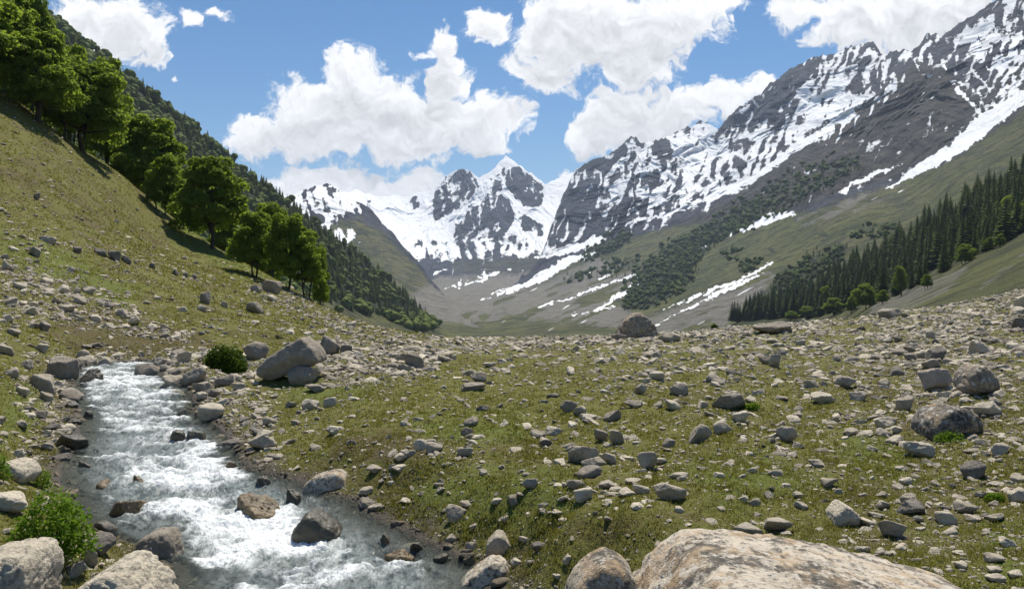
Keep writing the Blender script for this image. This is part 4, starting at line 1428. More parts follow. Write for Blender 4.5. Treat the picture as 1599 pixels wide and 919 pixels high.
pts = []
patches = [([(973, 485), (984, 440), (1020, 405), (1050, 384), (1110, 352), (1155, 322), (1195, 306), (1180, 345), (1110, 382), (1080, 428), (1055, 458), (1010, 482)], 520, 0.10),
           ([(908, 400), (935, 380), (975, 362), (985, 372), (960, 392), (915, 408)], 60, 0.12), ([(1200, 455), (1225, 425), (1265, 402), (1300, 385), (1330, 380), (1310, 410), (1260, 440), (1210, 470)], 110, 0.16),
           ([(1180, 300), (1250, 262), (1320, 240), (1352, 258), (1300, 290), (1235, 325), (1180, 345)], 110, 0.2), ([(880, 436), (930, 420), (1000, 402), (1000, 412), (930, 430), (885, 442)], 40, 0.16),
           ([(1330, 372), (1370, 352), (1400, 350), (1370, 372)], 25, 0.2), ([(1150, 420), (1180, 400), (1190, 408), (1165, 428)], 14, 0.15), ([(1130, 400), (1150, 385), (1160, 395), (1140, 410)], 12, 0.15)]
for poly, n, tone in patches:
    a = np.array(poly)
    k = 0
    while k < n * 2.4:
        px = a[:, 0].min() + np.ptp(a[:, 0]) * rng.random()
        py = a[:, 1].min() + np.ptp(a[:, 1]) * rng.random()
        if pip(np.array([px]), np.array([py]), poly)[0] < rng.normal() * 6:
            continue
        k += 1
        Y = float(DEPTH_RIDGE(px, py)) - 2
        br = rng.random() < 0.45
        h = (5 + 7 * rng.random()) * Y / 1500
        pts.append(((px - CX) / FPX * Y, Y, (CY - py) / FPX * Y - 0.15 * h, h, h * 1.25, br, tone + 0.18 + (0.25 * rng.random() if br else 0.1 * rng.random())))
far_wood('forest', 'dark patches of far wood on the green slopes under the rocky ridge', pts, M_FARLEAF)

pts = [(x, Y, z - 0.4, h, h * (1.5 + 0.5 * rng.random()), False, 0.2 + 0.5 * rng.random()) for (x, Y, z, px, py, f) in BACK_ROWS for h in (15 + 9 * rng.random(),)]
far_wood('forest', 'back rows of dark conifers higher up inside the right hand stand', pts, M_NEEDLE)


# bush and herbs by the water
def bush(name, label, cat, px, base_py, wpx, hpx, mat, n, leaf, seed, aspect=0.6, stems=60, droop=0.2):
    rng = np.random.default_rng(seed)
    Y = hit(px, base_py)
    x = (px - CX) / FPX * Y
    z = float(ground_z(x, Y))
    W, H = wpx / FPX * Y * 0.5, hpx / FPX * Y
    d = rng.normal(size=(n, 3))
    d /= np.linalg.norm(d, axis=1)[:, None]
    d[:, 2] = np.abs(d[:, 2])
    r = (0.45 + 0.6 * rng.random(n) ** 0.5) * (1 + 0.30 * fbm3(d * 2.2 + seed, 3))
    c = d * r[:, None] * np.array([W, W * 0.8, H])
    V, F = leaf_quads(c, d * 0.5 + np.array([0, 0, 0.6]), leaf, rng, aspect, 0.9)
    T = np.repeat(np.clip(0.5 + 0.25 * rng.normal(size=n), 0, 1), 4)
    rootv, rootf = [], []
    parts = []
    for i in range(stems):
        k = rng.integers(n)
        parts.append(tube((c[k, 0] * 0.25, c[k, 1] * 0.25, -0.05 * H), c[k], 0.006 * (H + 0.3), 0.002, 4))
    sv, sf = join(parts)
    V2, F2 = np.vstack([V, sv]), np.vstack([F, sf + len(V)])
    me = mesh_np(name, V2, F2, mat, False, {'tone': np.concatenate([T, np.full(len(sv), 0.3)])})
    o = link(name, me)
    o.location = (x, Y + W * 0.3, z)
    return tag(o, label, cat)


bush('bush', 'dense green bush growing among the boulders at the top of the cascade', 'bush', 348, 582, 66, 40, M_SHRUB, 5200, 0.035, 3)
bush('leafy_plant', 'large bright green leafy plant clump between pale boulders at the lower left', 'plant', 70, 872, 128, 96, M_HERB, 2600, 0.026, 4, 0.38, 120)
bush('leafy_plant', 'small leafy plant growing at the water edge beside a dark based rock', 'plant', 62, 762, 30, 30, M_HERB, 500, 0.018, 5, 0.4, 30)
bush('leafy_plant', 'green plant at the left frame edge beside a dark based rock', 'plant', -4, 752, 34, 44, M_HERB, 500, 0.020, 6, 0.4, 30)
bush('leafy_plant', 'low weed growing under the biggest boulder of the right hand field', 'plant', 1488, 690, 46, 16, M_HERB, 400, 0.016, 7, 0.4, 20)
bush('leafy_plant', 'tuft of green herb between stones near the right frame edge', 'plant', 1556, 782, 30, 10, M_HERB, 500, 0.014, 8, 0.4, 20)
bush('bush', 'tiny dark bush on the skyline among stones right of centre', 'bush', 1116, 510, 11, 8, M_SHRUB, 300, 0.05, 9)
bush('bush', 'low green bush behind the flat stones right of the meadow centre', 'bush', 1176, 640, 24, 9, M_HERB, 500, 0.02, 10)


# ------------------------------------------------------------------ boulders and stones
def ico(level):
    bm = bmesh.new()
    bmesh.ops.create_icosphere(bm, subdivisions=level, radius=1.0)
    v = np.array([a.co[:] for a in bm.verts])
    f = np.array([[b.index for b in a.verts] for a in bm.faces])
    bm.free()
    return v / np.linalg.norm(v, axis=1)[:, None], f


ICO = {k: ico(k) for k in (1, 2, 3, 4, 5, 6)}


def support(dirs, N, D, p):
    q = np.maximum(dirs @ N.T, 0) / D[None]
    return (np.sum(q ** p, 1)) ** (-1.0 / p)


def rock_shape(rng, level=4, planes=13, p=14, rough=0.06, flat=0.8):
    """a weathered block: rounded intersection of random planes; about unit size, z up"""
    d, f = ICO[level]
    N = rng.normal(size=(planes, 3))
    N /= np.linalg.norm(N, axis=1)[:, None]
    D = 0.46 + 0.50 * rng.random(planes)
    tilt = rng.normal(size=3) * 0.28
    lid = np.array([[tilt[0], tilt[1], 1.0], [-0.3 * tilt[1], tilt[2], -1.0]])
    lid /= np.linalg.norm(lid, axis=1)[:, None]
    rest = rng.normal(size=(10, 3))                        # a loose outer cage keeps it compact
    rest /= np.linalg.norm(rest, axis=1)[:, None]
    N = np.vstack([N, lid, rest, -rest])
    D = np.concatenate([D, [flat * 0.75, 0.8], np.full(20, 1.1)])
    r = support(d, N, D, p)
    off = rng.random(3) * 60
    r = r * (1 + rough * 1.6 * fbm3(d * 1.6 + off, 3) + rough * 0.8 * fbm3(d * 5 + off, 3))
    if level >= 4:
        r = r * (1 + rough * 0.35 * (1 - 2 * np.abs(fbm3(d * 9 + off, 3))))
    return d * r[:, None], f


def outline_shape(poly, thick, rng, level=5, p=16, rough=0.03):
    """a block whose front view follows a convex outline; poly in metres round the origin (x, z)"""
    d, f = ICO[level]
    P = np.array(poly, float)
    area = np.sum(P[:, 0] * np.roll(P[:, 1], -1) - np.roll(P[:, 0], -1) * P[:, 1])
    if area < 0:
        P = P[::-1]
    N, D = [], []
    for a, b in zip(P, np.roll(P, -1, 0)):
        e = b - a
        n = np.array([e[1], -e[0]]) / (np.linalg.norm(e) + 1e-9)
        dd = float(n @ a)
        N.append((n[0], 0, n[1]))
        D.append(max(dd, 0.02))
        for ang in (38, 66):
            ca, sa = math.cos(R(ang)), math.sin(R(ang))
            for s in (-1, 1):
                N.append((n[0] * ca, s * sa, n[1] * ca))
                D.append(max(dd * ca * (1.02 + 0.16 * rng.random()) + sa * thick * (0.60 + 0.22 * rng.random()), 0.02))
    for s in (-1, 1):
        N.append((0, s, 0))
        D.append(thick)
    r = support(d, np.array(N), np.array(D), p)
    off = rng.random(3) * 60
    r = r * (1 + rough * 1.3 * fbm3(d * 2.0 + off, 3) + rough * fbm3(d * 6 + off, 4) + rough * 0.5 * (1 - 2 * np.abs(fbm3(d * 12 + off, 3)))
             - rough * 1.4 * np.clip(1 - 5 * np.abs(fbm3(d * 2.3 + off * 1.7, 3)), 0, 1) ** 2)
    return d * r[:, None], f


TONES = {'pale': (0.59, 0.52, 0.405), 'grey': (0.43, 0.375, 0.29), 'brown': (0.30, 0.258, 0.205), 'dark': (0.19, 0.17, 0.145), 'pink': (0.48, 0.40, 0.325), 'cream': (0.64, 0.56, 0.45), 'wet': (0.075, 0.066, 0.045), 'rust': (0.17, 0.115, 0.05)}
N_IND = 0
PLACED = []      # x, y, radius of every stone placed


def fit_rock(name, verts, faces, box, tone, label, cat, group=None, mat=None, sink=0.22, thick=None, seed=0, Y=None, smooth=True):
    """stands a rock on the ground so that it is seen in the given photograph box"""
    global N_IND
    x0, y0, x1, y1 = box
    pxc = (x0 + x1) / 2
    if Y is None:
        Y = hit(pxc, min(y1, 990), 60) if tone not in ('wet', 'rust') else float(np.interp(-y1, -_rows, _Ys))
    W = (x1 - x0) / FPX * Y
    v = verts.copy()
    lo, hi = v.min(0), v.max(0)
    v = (v - (lo + hi) / 2) / (hi - lo)
    T = thick if thick else W * 0.8
    gz0 = float(ground_z((pxc - CX) / FPX * Y, Y))
    Yc = Y + T * 0.42
    zt = (CY - y0) / FPX * Yc
    H = max(zt - gz0, 0.25 * W)
    sx, xc, top = W, (pxc - CX) / FPX * Yc, gz0 + H
    bot = min(gz0, float(ground_z(xc, Yc))) - sink * H
    for it in range(4):
        w = v * np.array([sx, T, top - bot]) + np.array([xc, Yc, (top + bot) / 2])
        g = w[:, 2] > gz0 - 0.02
        u = w[g, 0] / w[g, 1] * FPX + CX
        q = CY - w[g, 2] / w[g, 1] * FPX
        s = (x1 - x0) / max(u.max() - u.min(), 1)
        sx *= s
        xc += ((x0 + x1) / 2 - (u.min() + u.max()) / 2) / FPX * Yc
        top += (q.min() - y0) / FPX * Yc
        top = max(top, gz0 + 0.12 * W)
    size = np.array([sx, T, top - bot])
    me = mesh_np(name, v * size, faces, mat or M_ROCK, smooth)
    o = link(name, me)
    o.location = (xc, Yc, (top + bot) / 2)
    c = np.array(TONES[tone]) * (0.92 + 0.16 * random.random())
    o.color = (*c, 1.0)
    tag(o, label, cat, group)
    PLACED.append((xc, Yc, max(sx, T) * 0.5))
    N_IND += 1
    return o


def hero(poly_px, tone, label, depth, thick, mat=None, seed=1, name='boulder', level=5, p=16, rough=0.03, foot=None):
    """a boulder with its outline taken from view; poly in photograph px, standing at its own depth;
    foot = (px, py) where its front meets the ground"""
    P = np.array(poly_px, float)
    Yc = depth
    if foot:
        Yc = (float(np.interp(-foot[1], -_rows, _Ys)) if mat is M_WETROCK else hit(*foot)) + thick * 0.55
        print('hero', label[:30], depth, round(Yc, 2))
    W = np.stack([(P[:, 0] - CX) / FPX * Yc, (CY - P[:, 1]) / FPX * Yc], -1)
    c = (W.min(0) + W.max(0)) / 2
    v, f = outline_shape(W - c, thick, np.random.default_rng(seed), level, p, rough)
    # fitted so that its silhouette, seen over its own depth, keeps the outline
    Q = np.vstack([P + (np.roll(P, -1, 0) - P) * k for k in np.linspace(0, 1, 30)])
    Q = Q[Q[:, 1] < 932]
    cx, cz, sx, sz = c[0], c[1], 1.0, 1.0
    for _ in range(6):
        yy_ = v[:, 1] + Yc
        uu = (v[:, 0] * sx + cx) / yy_ * FPX + CX
        qq = CY - (v[:, 2] * sz + cz) / yy_ * FPX
        g = qq < 932
        if not g.any():
            break
        k = np.clip(np.ptp(Q[:, 0]) / max(np.ptp(uu[g]), 1), 0.8, 1.25)
        sx *= k
        sz *= k ** 0.6
        cx += ((Q[:, 0].min() + Q[:, 0].max()) - (uu[g].min() + uu[g].max())) / 2 / FPX * Yc
        cz += (qq.min() - Q[:, 1].min()) / FPX * Yc
    v = v * np.array([sx, 1.0, sz])
    me = mesh_np(name, v, f, mat or M_BOULDER, True)
    o = link(name, me)
    o.location = (cx, Yc, cz)
    o.color = (*TONES[tone], 1.0)
    tag(o, label, 'boulder')
    global N_IND
    N_IND += 1
    PLACED.append((c[0], Yc, (W[:, 0].max() - W[:, 0].min()) * 0.5))
    return o


hero([(915, 1060), (962, 935), (1000, 886), (1026, 856), (1058, 834), (1095, 825), (1150, 828), (1210, 843), (1300, 852), (1362, 871), (1430, 880), (1480, 892), (1510, 910), (1540, 990), (1530, 1080)],
     'cream', 'huge pale boulder with dark lichen blotches and orange tints at the bottom right', 4.75, 1.25, seed=3, level=6, p=22, rough=0.026)
hero([(876, 1000), (881, 915), (896, 885), (925, 860), (938, 853), (965, 858), (985, 876), (1000, 930), (1010, 1010)], 'grey', 'grey mottled boulder leaning against the left of the huge lichened boulder', 5.25, 0.32, seed=4, p=20, rough=0.025)
hero([(-60, 1010), (-60, 850), (0, 843), (52, 837), (78, 846), (95, 866), (100, 904), (96, 960), (80, 1020)], 'pale', 'smooth pale boulder with a shaded lower face in the bottom left corner', 5.3, 0.34, mat=M_NEAR, seed=5, level=6, p=26, rough=0.038)
hero([(92, 1010), (108, 920), (140, 894), (180, 868), (205, 858), (232, 866), (260, 892), (280, 922), (290, 1000)], 'pale', 'pale peaked boulder at the bottom edge between the corner boulder and the stream', 5.3, 0.42, mat=M_NEAR, seed=6, level=6, p=26, rough=0.042)
hero([(400, 592), (401, 578), (412, 566), (440, 548), (470, 530), (484, 525), (492, 530), (498, 548), (511, 558), (508, 570), (480, 580), (450, 592), (425, 600)], 'brown', 'long boulder lying on its side at the head of the stream, right of the bush', 24.6, 0.75, seed=7, mat=M_ROCK, p=30, rough=0.03, foot=(455, 593))
hero([(960, 526), (962, 517), (972, 500), (988, 489), (998, 487), (1012, 497), (1024, 510), (1028, 526), (1000, 536)], 'brown', 'largest boulder on the skyline, pointed and standing right of the middle', 46.5, 1.0, seed=8, p=34, rough=0.055, foot=(994, 527))
hero([(440, 905), (455, 832), (470, 804), (486, 791), (496, 793), (515, 807), (530, 818), (538, 832), (560, 905)], 'wet', 'dark wedge shaped rock standing in the foaming lower stream', 8.75, 0.25, mat=M_WETROCK, seed=9, p=20, rough=0.04, foot=(490, 831))
hero([(470, 795), (474, 752), (488, 740), (515, 731), (535, 731), (545, 742), (546, 756), (540, 795)], 'pale', 'flat topped pale rock with a black underside on the right bank of the stream', 10.2, 0.24, seed=10, p=20, rough=0.03, foot=(508, 761))
hero([(203, 890), (206, 850), (222, 832), (246, 822), (272, 821), (284, 836), (288, 858), (286, 900)], 'brown', 'rough brown wet rock at the left edge of the foaming lower stream', 7.6, 0.24, seed=11, mat=M_ROCK, p=20, rough=0.045, foot=(245, 867))
hero([(1422, 690), (1424, 660), (1440, 640), (1475, 629), (1510, 634), (1534, 655), (1536, 676), (1500, 692)], 'dark', 'large dark brown boulder with a flat shaded front in the right hand stone field', 12.2, 0.42, seed=12, p=18, rough=0.04, foot=(1478, 684))
hero([(1488, 618), (1492, 590), (1510, 570), (1526, 566), (1548, 580), (1560, 598), (1562, 614), (1530, 625)], 'brown', 'tall rounded brown boulder in the right hand stone field', 15.6, 0.42, seed=13, p=18, rough=0.035, foot=(1525, 617))
hero([(716, 925), (719, 902), (738, 886), (760, 869), (775, 865), (790, 872), (799, 892), (796, 915)], 'pale', 'white pointed boulder at the water edge on the lower right bank', 6.55, 0.22, seed=14, p=20, rough=0.035, foot=(758, 909))
hero([(758, 865), (760, 842), (774, 826), (785, 827), (800, 846), (802, 862)], 'grey', 'angular grey stone on mossy ground above the white pointed boulder', 7.45, 0.15, seed=15, mat=M_ROCK, p=22, rough=0.03, foot=(780, 862))
hero([(-14, 755), (-12, 720), (20, 713), (45, 716), (62, 730), (66, 745), (50, 760)], 'pale', 'pale topped rock with a dark underside at the left edge beside the stream', 9.4, 0.3, mat=M_NEAR, seed=16, p=20, rough=0.03, foot=(30, 753))
hero([(1286, 820), (1290, 798), (1305, 784), (1312, 779), (1328, 786), (1344, 802), (1346, 820)], 'pale', 'pale pointed stone behind the crest of the huge lichened boulder', 7.3, 0.19, seed=17, mat=M_ROCK, p=22, rough=0.04, foot=(1315, 819))

# further stones: left, top, right, bottom in the photograph; tone; words that tell it apart (or None)
LIST = [
    (496, 522, 531, 554, 'brown', 'dark rounded boulder right behind the long lying boulder'), (447, 571, 502, 602, 'brown', 'low hump of a boulder in front of the long lying boulder'),
    (531, 537, 550, 553, 'dark', 'small dark boulder at the right end behind the long lying boulder'), (379, 532, 421, 561, 'brown', 'cracked brown boulder between the bush and the long lying boulder'),
    (631, 551, 664, 576, 'brown', 'largest brown boulder in the rubble right of the long lying boulder'), (605, 565, 620, 579, 'brown', None), (625, 539, 655, 550, 'grey', None), (616, 551, 634, 565, 'brown', None),
    (734, 580, 760, 596, 'brown', 'upper of two brown humps on the grass in the middle of the meadow'), (720, 596, 758, 610, 'brown', 'lower and longer of two brown humps in the middle of the meadow'),
    (753, 565, 775, 573, 'pale', None), (724, 650, 747, 665, 'brown', 'leaning dark slab on open grass in the meadow centre'), (719, 666, 740, 681, 'brown', None), (508, 664, 539, 679, 'pale', 'flat white stone alone on the grass right of the stream'),
    (470, 622, 499, 640, 'pale', 'two toned stone left of a split pale stone on the grass by the stream'), (504, 619, 526, 636, 'pale', 'split pale stone on the grass below the long lying boulder'), (475, 599, 508, 613, 'brown', None),
    (385, 678, 433, 702, 'grey', 'wedge of dark shaded rock on the bank beside the stream bend'), (645, 685, 667, 703, 'pale', None), (665, 689, 692, 708, 'grey', None), (615, 706, 640, 721, 'pale', None), (628, 702, 652, 714, 'grey', None), (713, 698, 739, 713, 'grey', None),
    (540, 502, 556, 511, 'pale', 'white stone on the skyline above the long lying boulder'), (1028, 519, 1063, 534, 'grey', 'pale rounded stone right beside the largest skyline boulder'), (953, 521, 979, 531, 'brown', None),
    (1175, 501, 1238, 522, 'brown', 'long low brown boulder on the skyline under the conifer tips'), (989, 599, 1010, 616, 'grey', 'rounded grey stone standing upright in the meadow below the skyline boulder'),
    (1045, 596, 1075, 618, 'grey', None), (1013, 579, 1038, 593, 'pale', None), (874, 624, 901, 643, 'brown', 'dark angular block in the middle of the meadow, left of its paler twin'), (895, 633, 916, 650, 'grey', None),
    (941, 639, 970, 658, 'brown', 'smooth brown dome of a stone in the middle of the meadow'), (1038, 623, 1064, 640, 'pale', None), (973, 623, 1004, 638, 'brown', None), (1110, 613, 1165, 640, 'brown', 'long sloping brown slab in the stony meadow, right of centre'),
    (1075, 661, 1112, 691, 'grey', 'jagged grey double stone in the stony meadow right of centre'), (1113, 656, 1142, 678, 'grey', None), (928, 668, 950, 688, 'brown', None), (950, 670, 975, 693, 'grey', None), (905, 645, 933, 658, 'pale', None),
    (849, 664, 878, 680, 'pale', None), (841, 685, 863, 697, 'dark', None), (1033, 683, 1055, 699, 'brown', None), (1143, 640, 1169, 660, 'pale', None), (1184, 555, 1205, 569, 'brown', None), (1003, 549, 1018, 560, 'grey', None), (1110, 527, 1124, 536, 'pale', None),
    (1370, 481, 1409, 498, 'brown', 'smooth brown hump on the skyline below the scree run'), (1407, 488, 1421, 496, 'dark', 'small dark stone touching the smooth brown skyline hump'),
    (1445, 516, 1460, 528, 'pale', None), (1444, 541, 1479, 563, 'dark', 'blackish square boulder left of a pale sloping one in the right hand field'), (1507, 530, 1553, 556, 'pale', 'pale sloping boulder above the tall rounded one in the right hand field'),
    (1411, 550, 1434, 563, 'brown', None), (1438, 559, 1471, 576, 'brown', None), (1433, 574, 1487, 612, 'pink', 'pinkish broken boulder left of the tall rounded brown boulder'), (1493, 596, 1533, 618, 'brown', 'low brown stone against the front of the tall rounded boulder'),
    (1518, 625, 1565, 650, 'pale', 'pale cracked slab right of the large dark brown boulder'), (1301, 585, 1338, 606, 'grey', None), (1325, 610, 1355, 625, 'grey', None), (1264, 610, 1304, 630, 'pale', 'pale twin-humped stone in the stony field right of centre'),
    (1398, 618, 1428, 643, 'grey', None), (1389, 571, 1413, 586, 'dark', None), (1200, 552, 1219, 574, 'grey', None), (1370, 589, 1390, 603, 'grey', None), (1363, 650, 1400, 670, 'pale', None), (1579, 495, 1602, 514, 'dark', 'dark stone at the right frame edge near the skyline'),
    (1576, 478, 1606, 492, 'pale', None), (1583, 457, 1612, 480, 'pale', 'pale stone on the skyline at the right frame edge'), (1535, 464, 1563, 471, 'brown', None), (1254, 593, 1279, 605, 'grey', None), (1241, 529, 1258, 539, 'pale', None),
    (559, 758, 583, 775, 'pale', 'white triangular stone on the bank right of the flat topped rock'), (696, 786, 730, 815, 'grey', 'round mottled grey stone half sunk in the mossy bank'), (765, 776, 788, 789, 'pale', None), (590, 832, 610, 841, 'rust', None),
    (600, 855, 648, 877, 'rust', 'rusty rock washed over by foam in the lower stream'), (370, 768, 447, 806, 'rust', 'rusty brown rock half under water in the middle of the stream'), (447, 762, 470, 779, 'wet', None), (572, 724, 605, 739, 'grey', None), (610, 722, 645, 738, 'pale', None),
    (726, 845, 746, 860, 'grey', None), (695, 832, 713, 846, 'grey', None), (886, 695, 936, 722, 'grey', 'big grey wedge in a cluster of blocks in front of the meadow centre'), (907, 712, 948, 728, 'grey', None), (900, 725, 940, 748, 'brown', 'dark block lowest in the cluster in front of the meadow centre'),
    (938, 706, 963, 724, 'grey', None), (995, 704, 1027, 736, 'grey', 'tall tilted grey stone beside a flat white one in front of the meadow centre'), (1020, 714, 1043, 726, 'pale', 'flat white stone right of the tall tilted grey one'), (896, 760, 925, 785, 'pale', 'egg shaped stone with a pale top and dark foot'),
    (884, 748, 914, 765, 'grey', None), (934, 748, 965, 765, 'grey', None), (965, 759, 994, 775, 'pale', None), (988, 756, 1015, 771, 'pale', None), (1020, 752, 1073, 784, 'grey', 'broad mottled boulder among white stones above the huge lichened boulder'),
    (976, 745, 1001, 755, 'pale', None), (1044, 736, 1076, 748, 'pale', None), (1053, 789, 1069, 800, 'pale', None), (816, 746, 841, 764, 'grey', None), (1144, 814, 1193, 837, 'grey', 'flat dark sided stone peeping out behind the top of the huge lichened boulder'), (829, 844, 855, 862, 'dark', None),
    (809, 836, 829, 850, 'grey', None), (878, 864, 896, 883, 'pale', None), (862, 894, 884, 905, 'pale', 'white stone lying left of the grey mottled foreground boulder'), (1113, 736, 1133, 746, 'pale', None), (1165, 730, 1184, 739, 'pale', None), (861, 794, 889, 805, 'pale', None), (797, 870, 816, 884, 'pale', None),
    (1211, 664, 1246, 692, 'grey', 'round grey boulder alone left of the dark brown boulder field'), (1380, 678, 1411, 694, 'pale', None), (1410, 688, 1461, 717, 'pale', 'pale cluster block in front of the large dark brown boulder'), (1499, 718, 1541, 748, 'dark', 'dark grey dome among white stones at the right side'),
    (1547, 690, 1576, 712, 'grey', None), (1390, 664, 1410, 678, 'pale', None), (1370, 811, 1417, 841, 'grey', 'grey block tilted to the left above the right end of the huge lichened boulder'), (1190, 806, 1239, 832, 'grey', 'rounded grey stone touching the back of the huge lichened boulder'),
    (1399, 777, 1445, 805, 'dark', 'long dark sloping stone in the stone cluster at the lower right'), (1403, 768, 1434, 785, 'grey', None), (1459, 797, 1496, 820, 'pale', 'white topped cube shaped stone at the lower right'), (1366, 766, 1387, 778, 'grey', None), (1487, 782, 1530, 803, 'grey', None),
    (1504, 801, 1535, 816, 'grey', None), (1535, 800, 1569, 816, 'grey', None), (1558, 836, 1590, 854, 'pale', 'pale flat stone alone on grass near the right frame edge'), (1535, 861, 1570, 881, 'grey', None), (1537, 894, 1572, 910, 'pale', None), (1540, 882, 1566, 895, 'pale', None), (1489, 875, 1511, 888, 'pale', None),
    (1353, 798, 1383, 810, 'grey', None), (1403, 744, 1425, 759, 'pale', None), (1237, 766, 1256, 778, 'grey', None), (1280, 746, 1310, 763, 'grey', None), (1260, 716, 1291, 731, 'grey', None), (1572, 759, 1606, 786, 'pale', 'pale boulder cut by the right frame edge at mid height of the field'), (1577, 737, 1604, 754, 'grey', None),
    (110, 560, 132, 575, 'brown', None), (150, 558, 176, 574, 'grey', None), (180, 562, 206, 577, 'brown', None), (300, 596, 330, 612, 'grey', None), (322, 606, 346, 620, 'brown', None), (268, 608, 290, 622, 'grey', None), (360, 596, 384, 610, 'grey', None), (305, 612, 325, 626, 'pale', None), (100, 625, 124, 640, 'wet', None), (104, 652, 130, 664, 'wet', None), (130, 640, 146, 650, 'wet', None), (60, 690, 84, 704, 'grey', None), (80, 706, 112, 720, 'dark', None), (120, 718, 146, 728, 'wet', None), (400, 742, 430, 756, 'wet', None), (560, 775, 590, 792, 'brown', None), (640, 845, 668, 858, 'wet', None), (676, 862, 700, 876, 'wet', None), (350, 720, 372, 730, 'rust', None),
    (1302, 762, 1316, 771, 'pale', None), (1485, 858, 1510, 868, 'pale', None), (1572, 888, 1598, 902, 'pale', None),
    (-40, 765, 44, 798, 'pale', 'white rounded rock behind the leafy plant at the left edge'), (85, 677, 140, 700, 'wet', 'dark wet rock on the left bank of the stream'), (307, 628, 351, 658, 'pale', 'pale slanting slab on the right bank of the upper stream'),
    (336, 682, 381, 702, 'dark', 'black shaded rock at the water edge right of the stream bend'), (278, 637, 295, 652, 'brown', None), (233, 604, 262, 617, 'brown', 'brown rock alone in the white upper rapids'), (72, 554, 124, 591, 'brown', 'big rounded boulder left of the small waterfall at the stream head'),
    (47, 583, 86, 613, 'grey', None), (91, 604, 132, 626, 'brown', None), (124, 574, 163, 598, 'wet', 'wet rock with water pouring round it at the small waterfall'), (209, 566, 253, 593, 'brown', 'dark rounded boulder in the middle of the stream head'), (167, 616, 188, 628, 'brown', None), (134, 606, 163, 621, 'brown', None),
    (252, 585, 289, 609, 'grey', None), (285, 572, 323, 601, 'brown', 'dark boulder left of the green bush at the stream head'), (334, 583, 367, 603, 'brown', 'slanting brown rock below the green bush'), (262, 572, 284, 587, 'brown', None), (240, 558, 262, 572, 'grey', None), (275, 548, 300, 566, 'grey', None),
    (25, 602, 47, 621, 'pale', None), (19, 700, 39, 716, 'pale', None), (264, 670, 293, 683, 'wet', None), (289, 671, 322, 687, 'wet', None), (150, 746, 181, 759, 'rust', None), (170, 780, 231, 798, 'rust', 'brown rock showing through the water left of midstream'), (206, 741, 228, 755, 'rust', None),
    (142, 811, 186, 830, 'wet', 'black wet slab in shallow water right of the leafy plant'), (128, 829, 182, 868, 'dark', 'dark wet rock between the leafy plant and the brown stream rock'), (124, 853, 153, 884, 'grey', None), (99, 874, 137, 905, 'grey', None), (96, 678, 118, 690, 'dark', None),
    (383, 471, 411, 490, 'brown', 'round brown boulder on the grass of the left hillside'), (312, 454, 329, 474, 'brown', 'upright brown stone left of the round brown boulder on the hillside'), (308, 475, 324, 486, 'grey', None), (408, 436, 441, 456, 'brown', 'brown rock outcrop under the last trees of the crest row'),
    (417, 460, 432, 471, 'pale', None), (389, 444, 410, 456, 'brown', None), (147, 386, 168, 400, 'dark', None), (168, 391, 189, 407, 'dark', None), (189, 398, 205, 411, 'dark', None), (61, 368, 89, 381, 'grey', 'grey stones highest on the left hillside'), (114, 384, 128, 396, 'dark', None), (47, 384, 65, 402, 'brown', None),
    (233, 410, 242, 419, 'dark', None), (269, 420, 279, 430, 'dark', None), (285, 424, 294, 433, 'dark', None), (300, 427, 308, 436, 'dark', None), (58, 500, 80, 517, 'brown', 'dark round stone below the scattered band on the left hillside'), (7, 463, 28, 478, 'grey', None), (200, 493, 219, 508, 'pale', 'white round stone in the band of stones across the left hillside'),
    (86, 444, 109, 458, 'pale', None), (2, 407, 23, 423, 'grey', None), (-4, 535, 23, 554, 'grey', 'grey stone at the left frame edge on the lower hillside'), (58, 535, 77, 552, 'grey', None), (9, 512, 33, 524, 'grey', None), (52, 2 + 298, 64, 311, 'brown', None), (40, 470, 62, 482, 'pale', None), (128, 447, 150, 460, 'grey', None), (160, 470, 178, 482, 'brown', None),
    (20, 440, 44, 452, 'pale', None), (60, 432, 84, 444, 'pale', None), (110, 462, 136, 474, 'grey', None), (180, 484, 200, 495, 'grey', None), (228, 505, 246, 515, 'pale', None), (250, 505, 265, 516, 'grey', None), (280, 478, 293, 487, 'pale', None), (240, 460, 252, 468, 'pale', None), (345, 470, 356, 480, 'grey', None),
    (0, 490, 22, 503, 'pale', None), (36, 478, 60, 492, 'pale', None), (95, 475, 118, 488, 'grey', None), (140, 490, 160, 502, 'pale', None), (120, 545, 140, 560, 'grey', None), (30, 560, 52, 576, 'grey', None), (6, 572, 30, 590, 'grey', None), (60, 610, 84, 628, 'grey', None), (50, 640, 76, 656, 'brown', None), (20, 655, 44, 668, 'grey', None), (70, 660, 96, 674, 'dark', None),
]

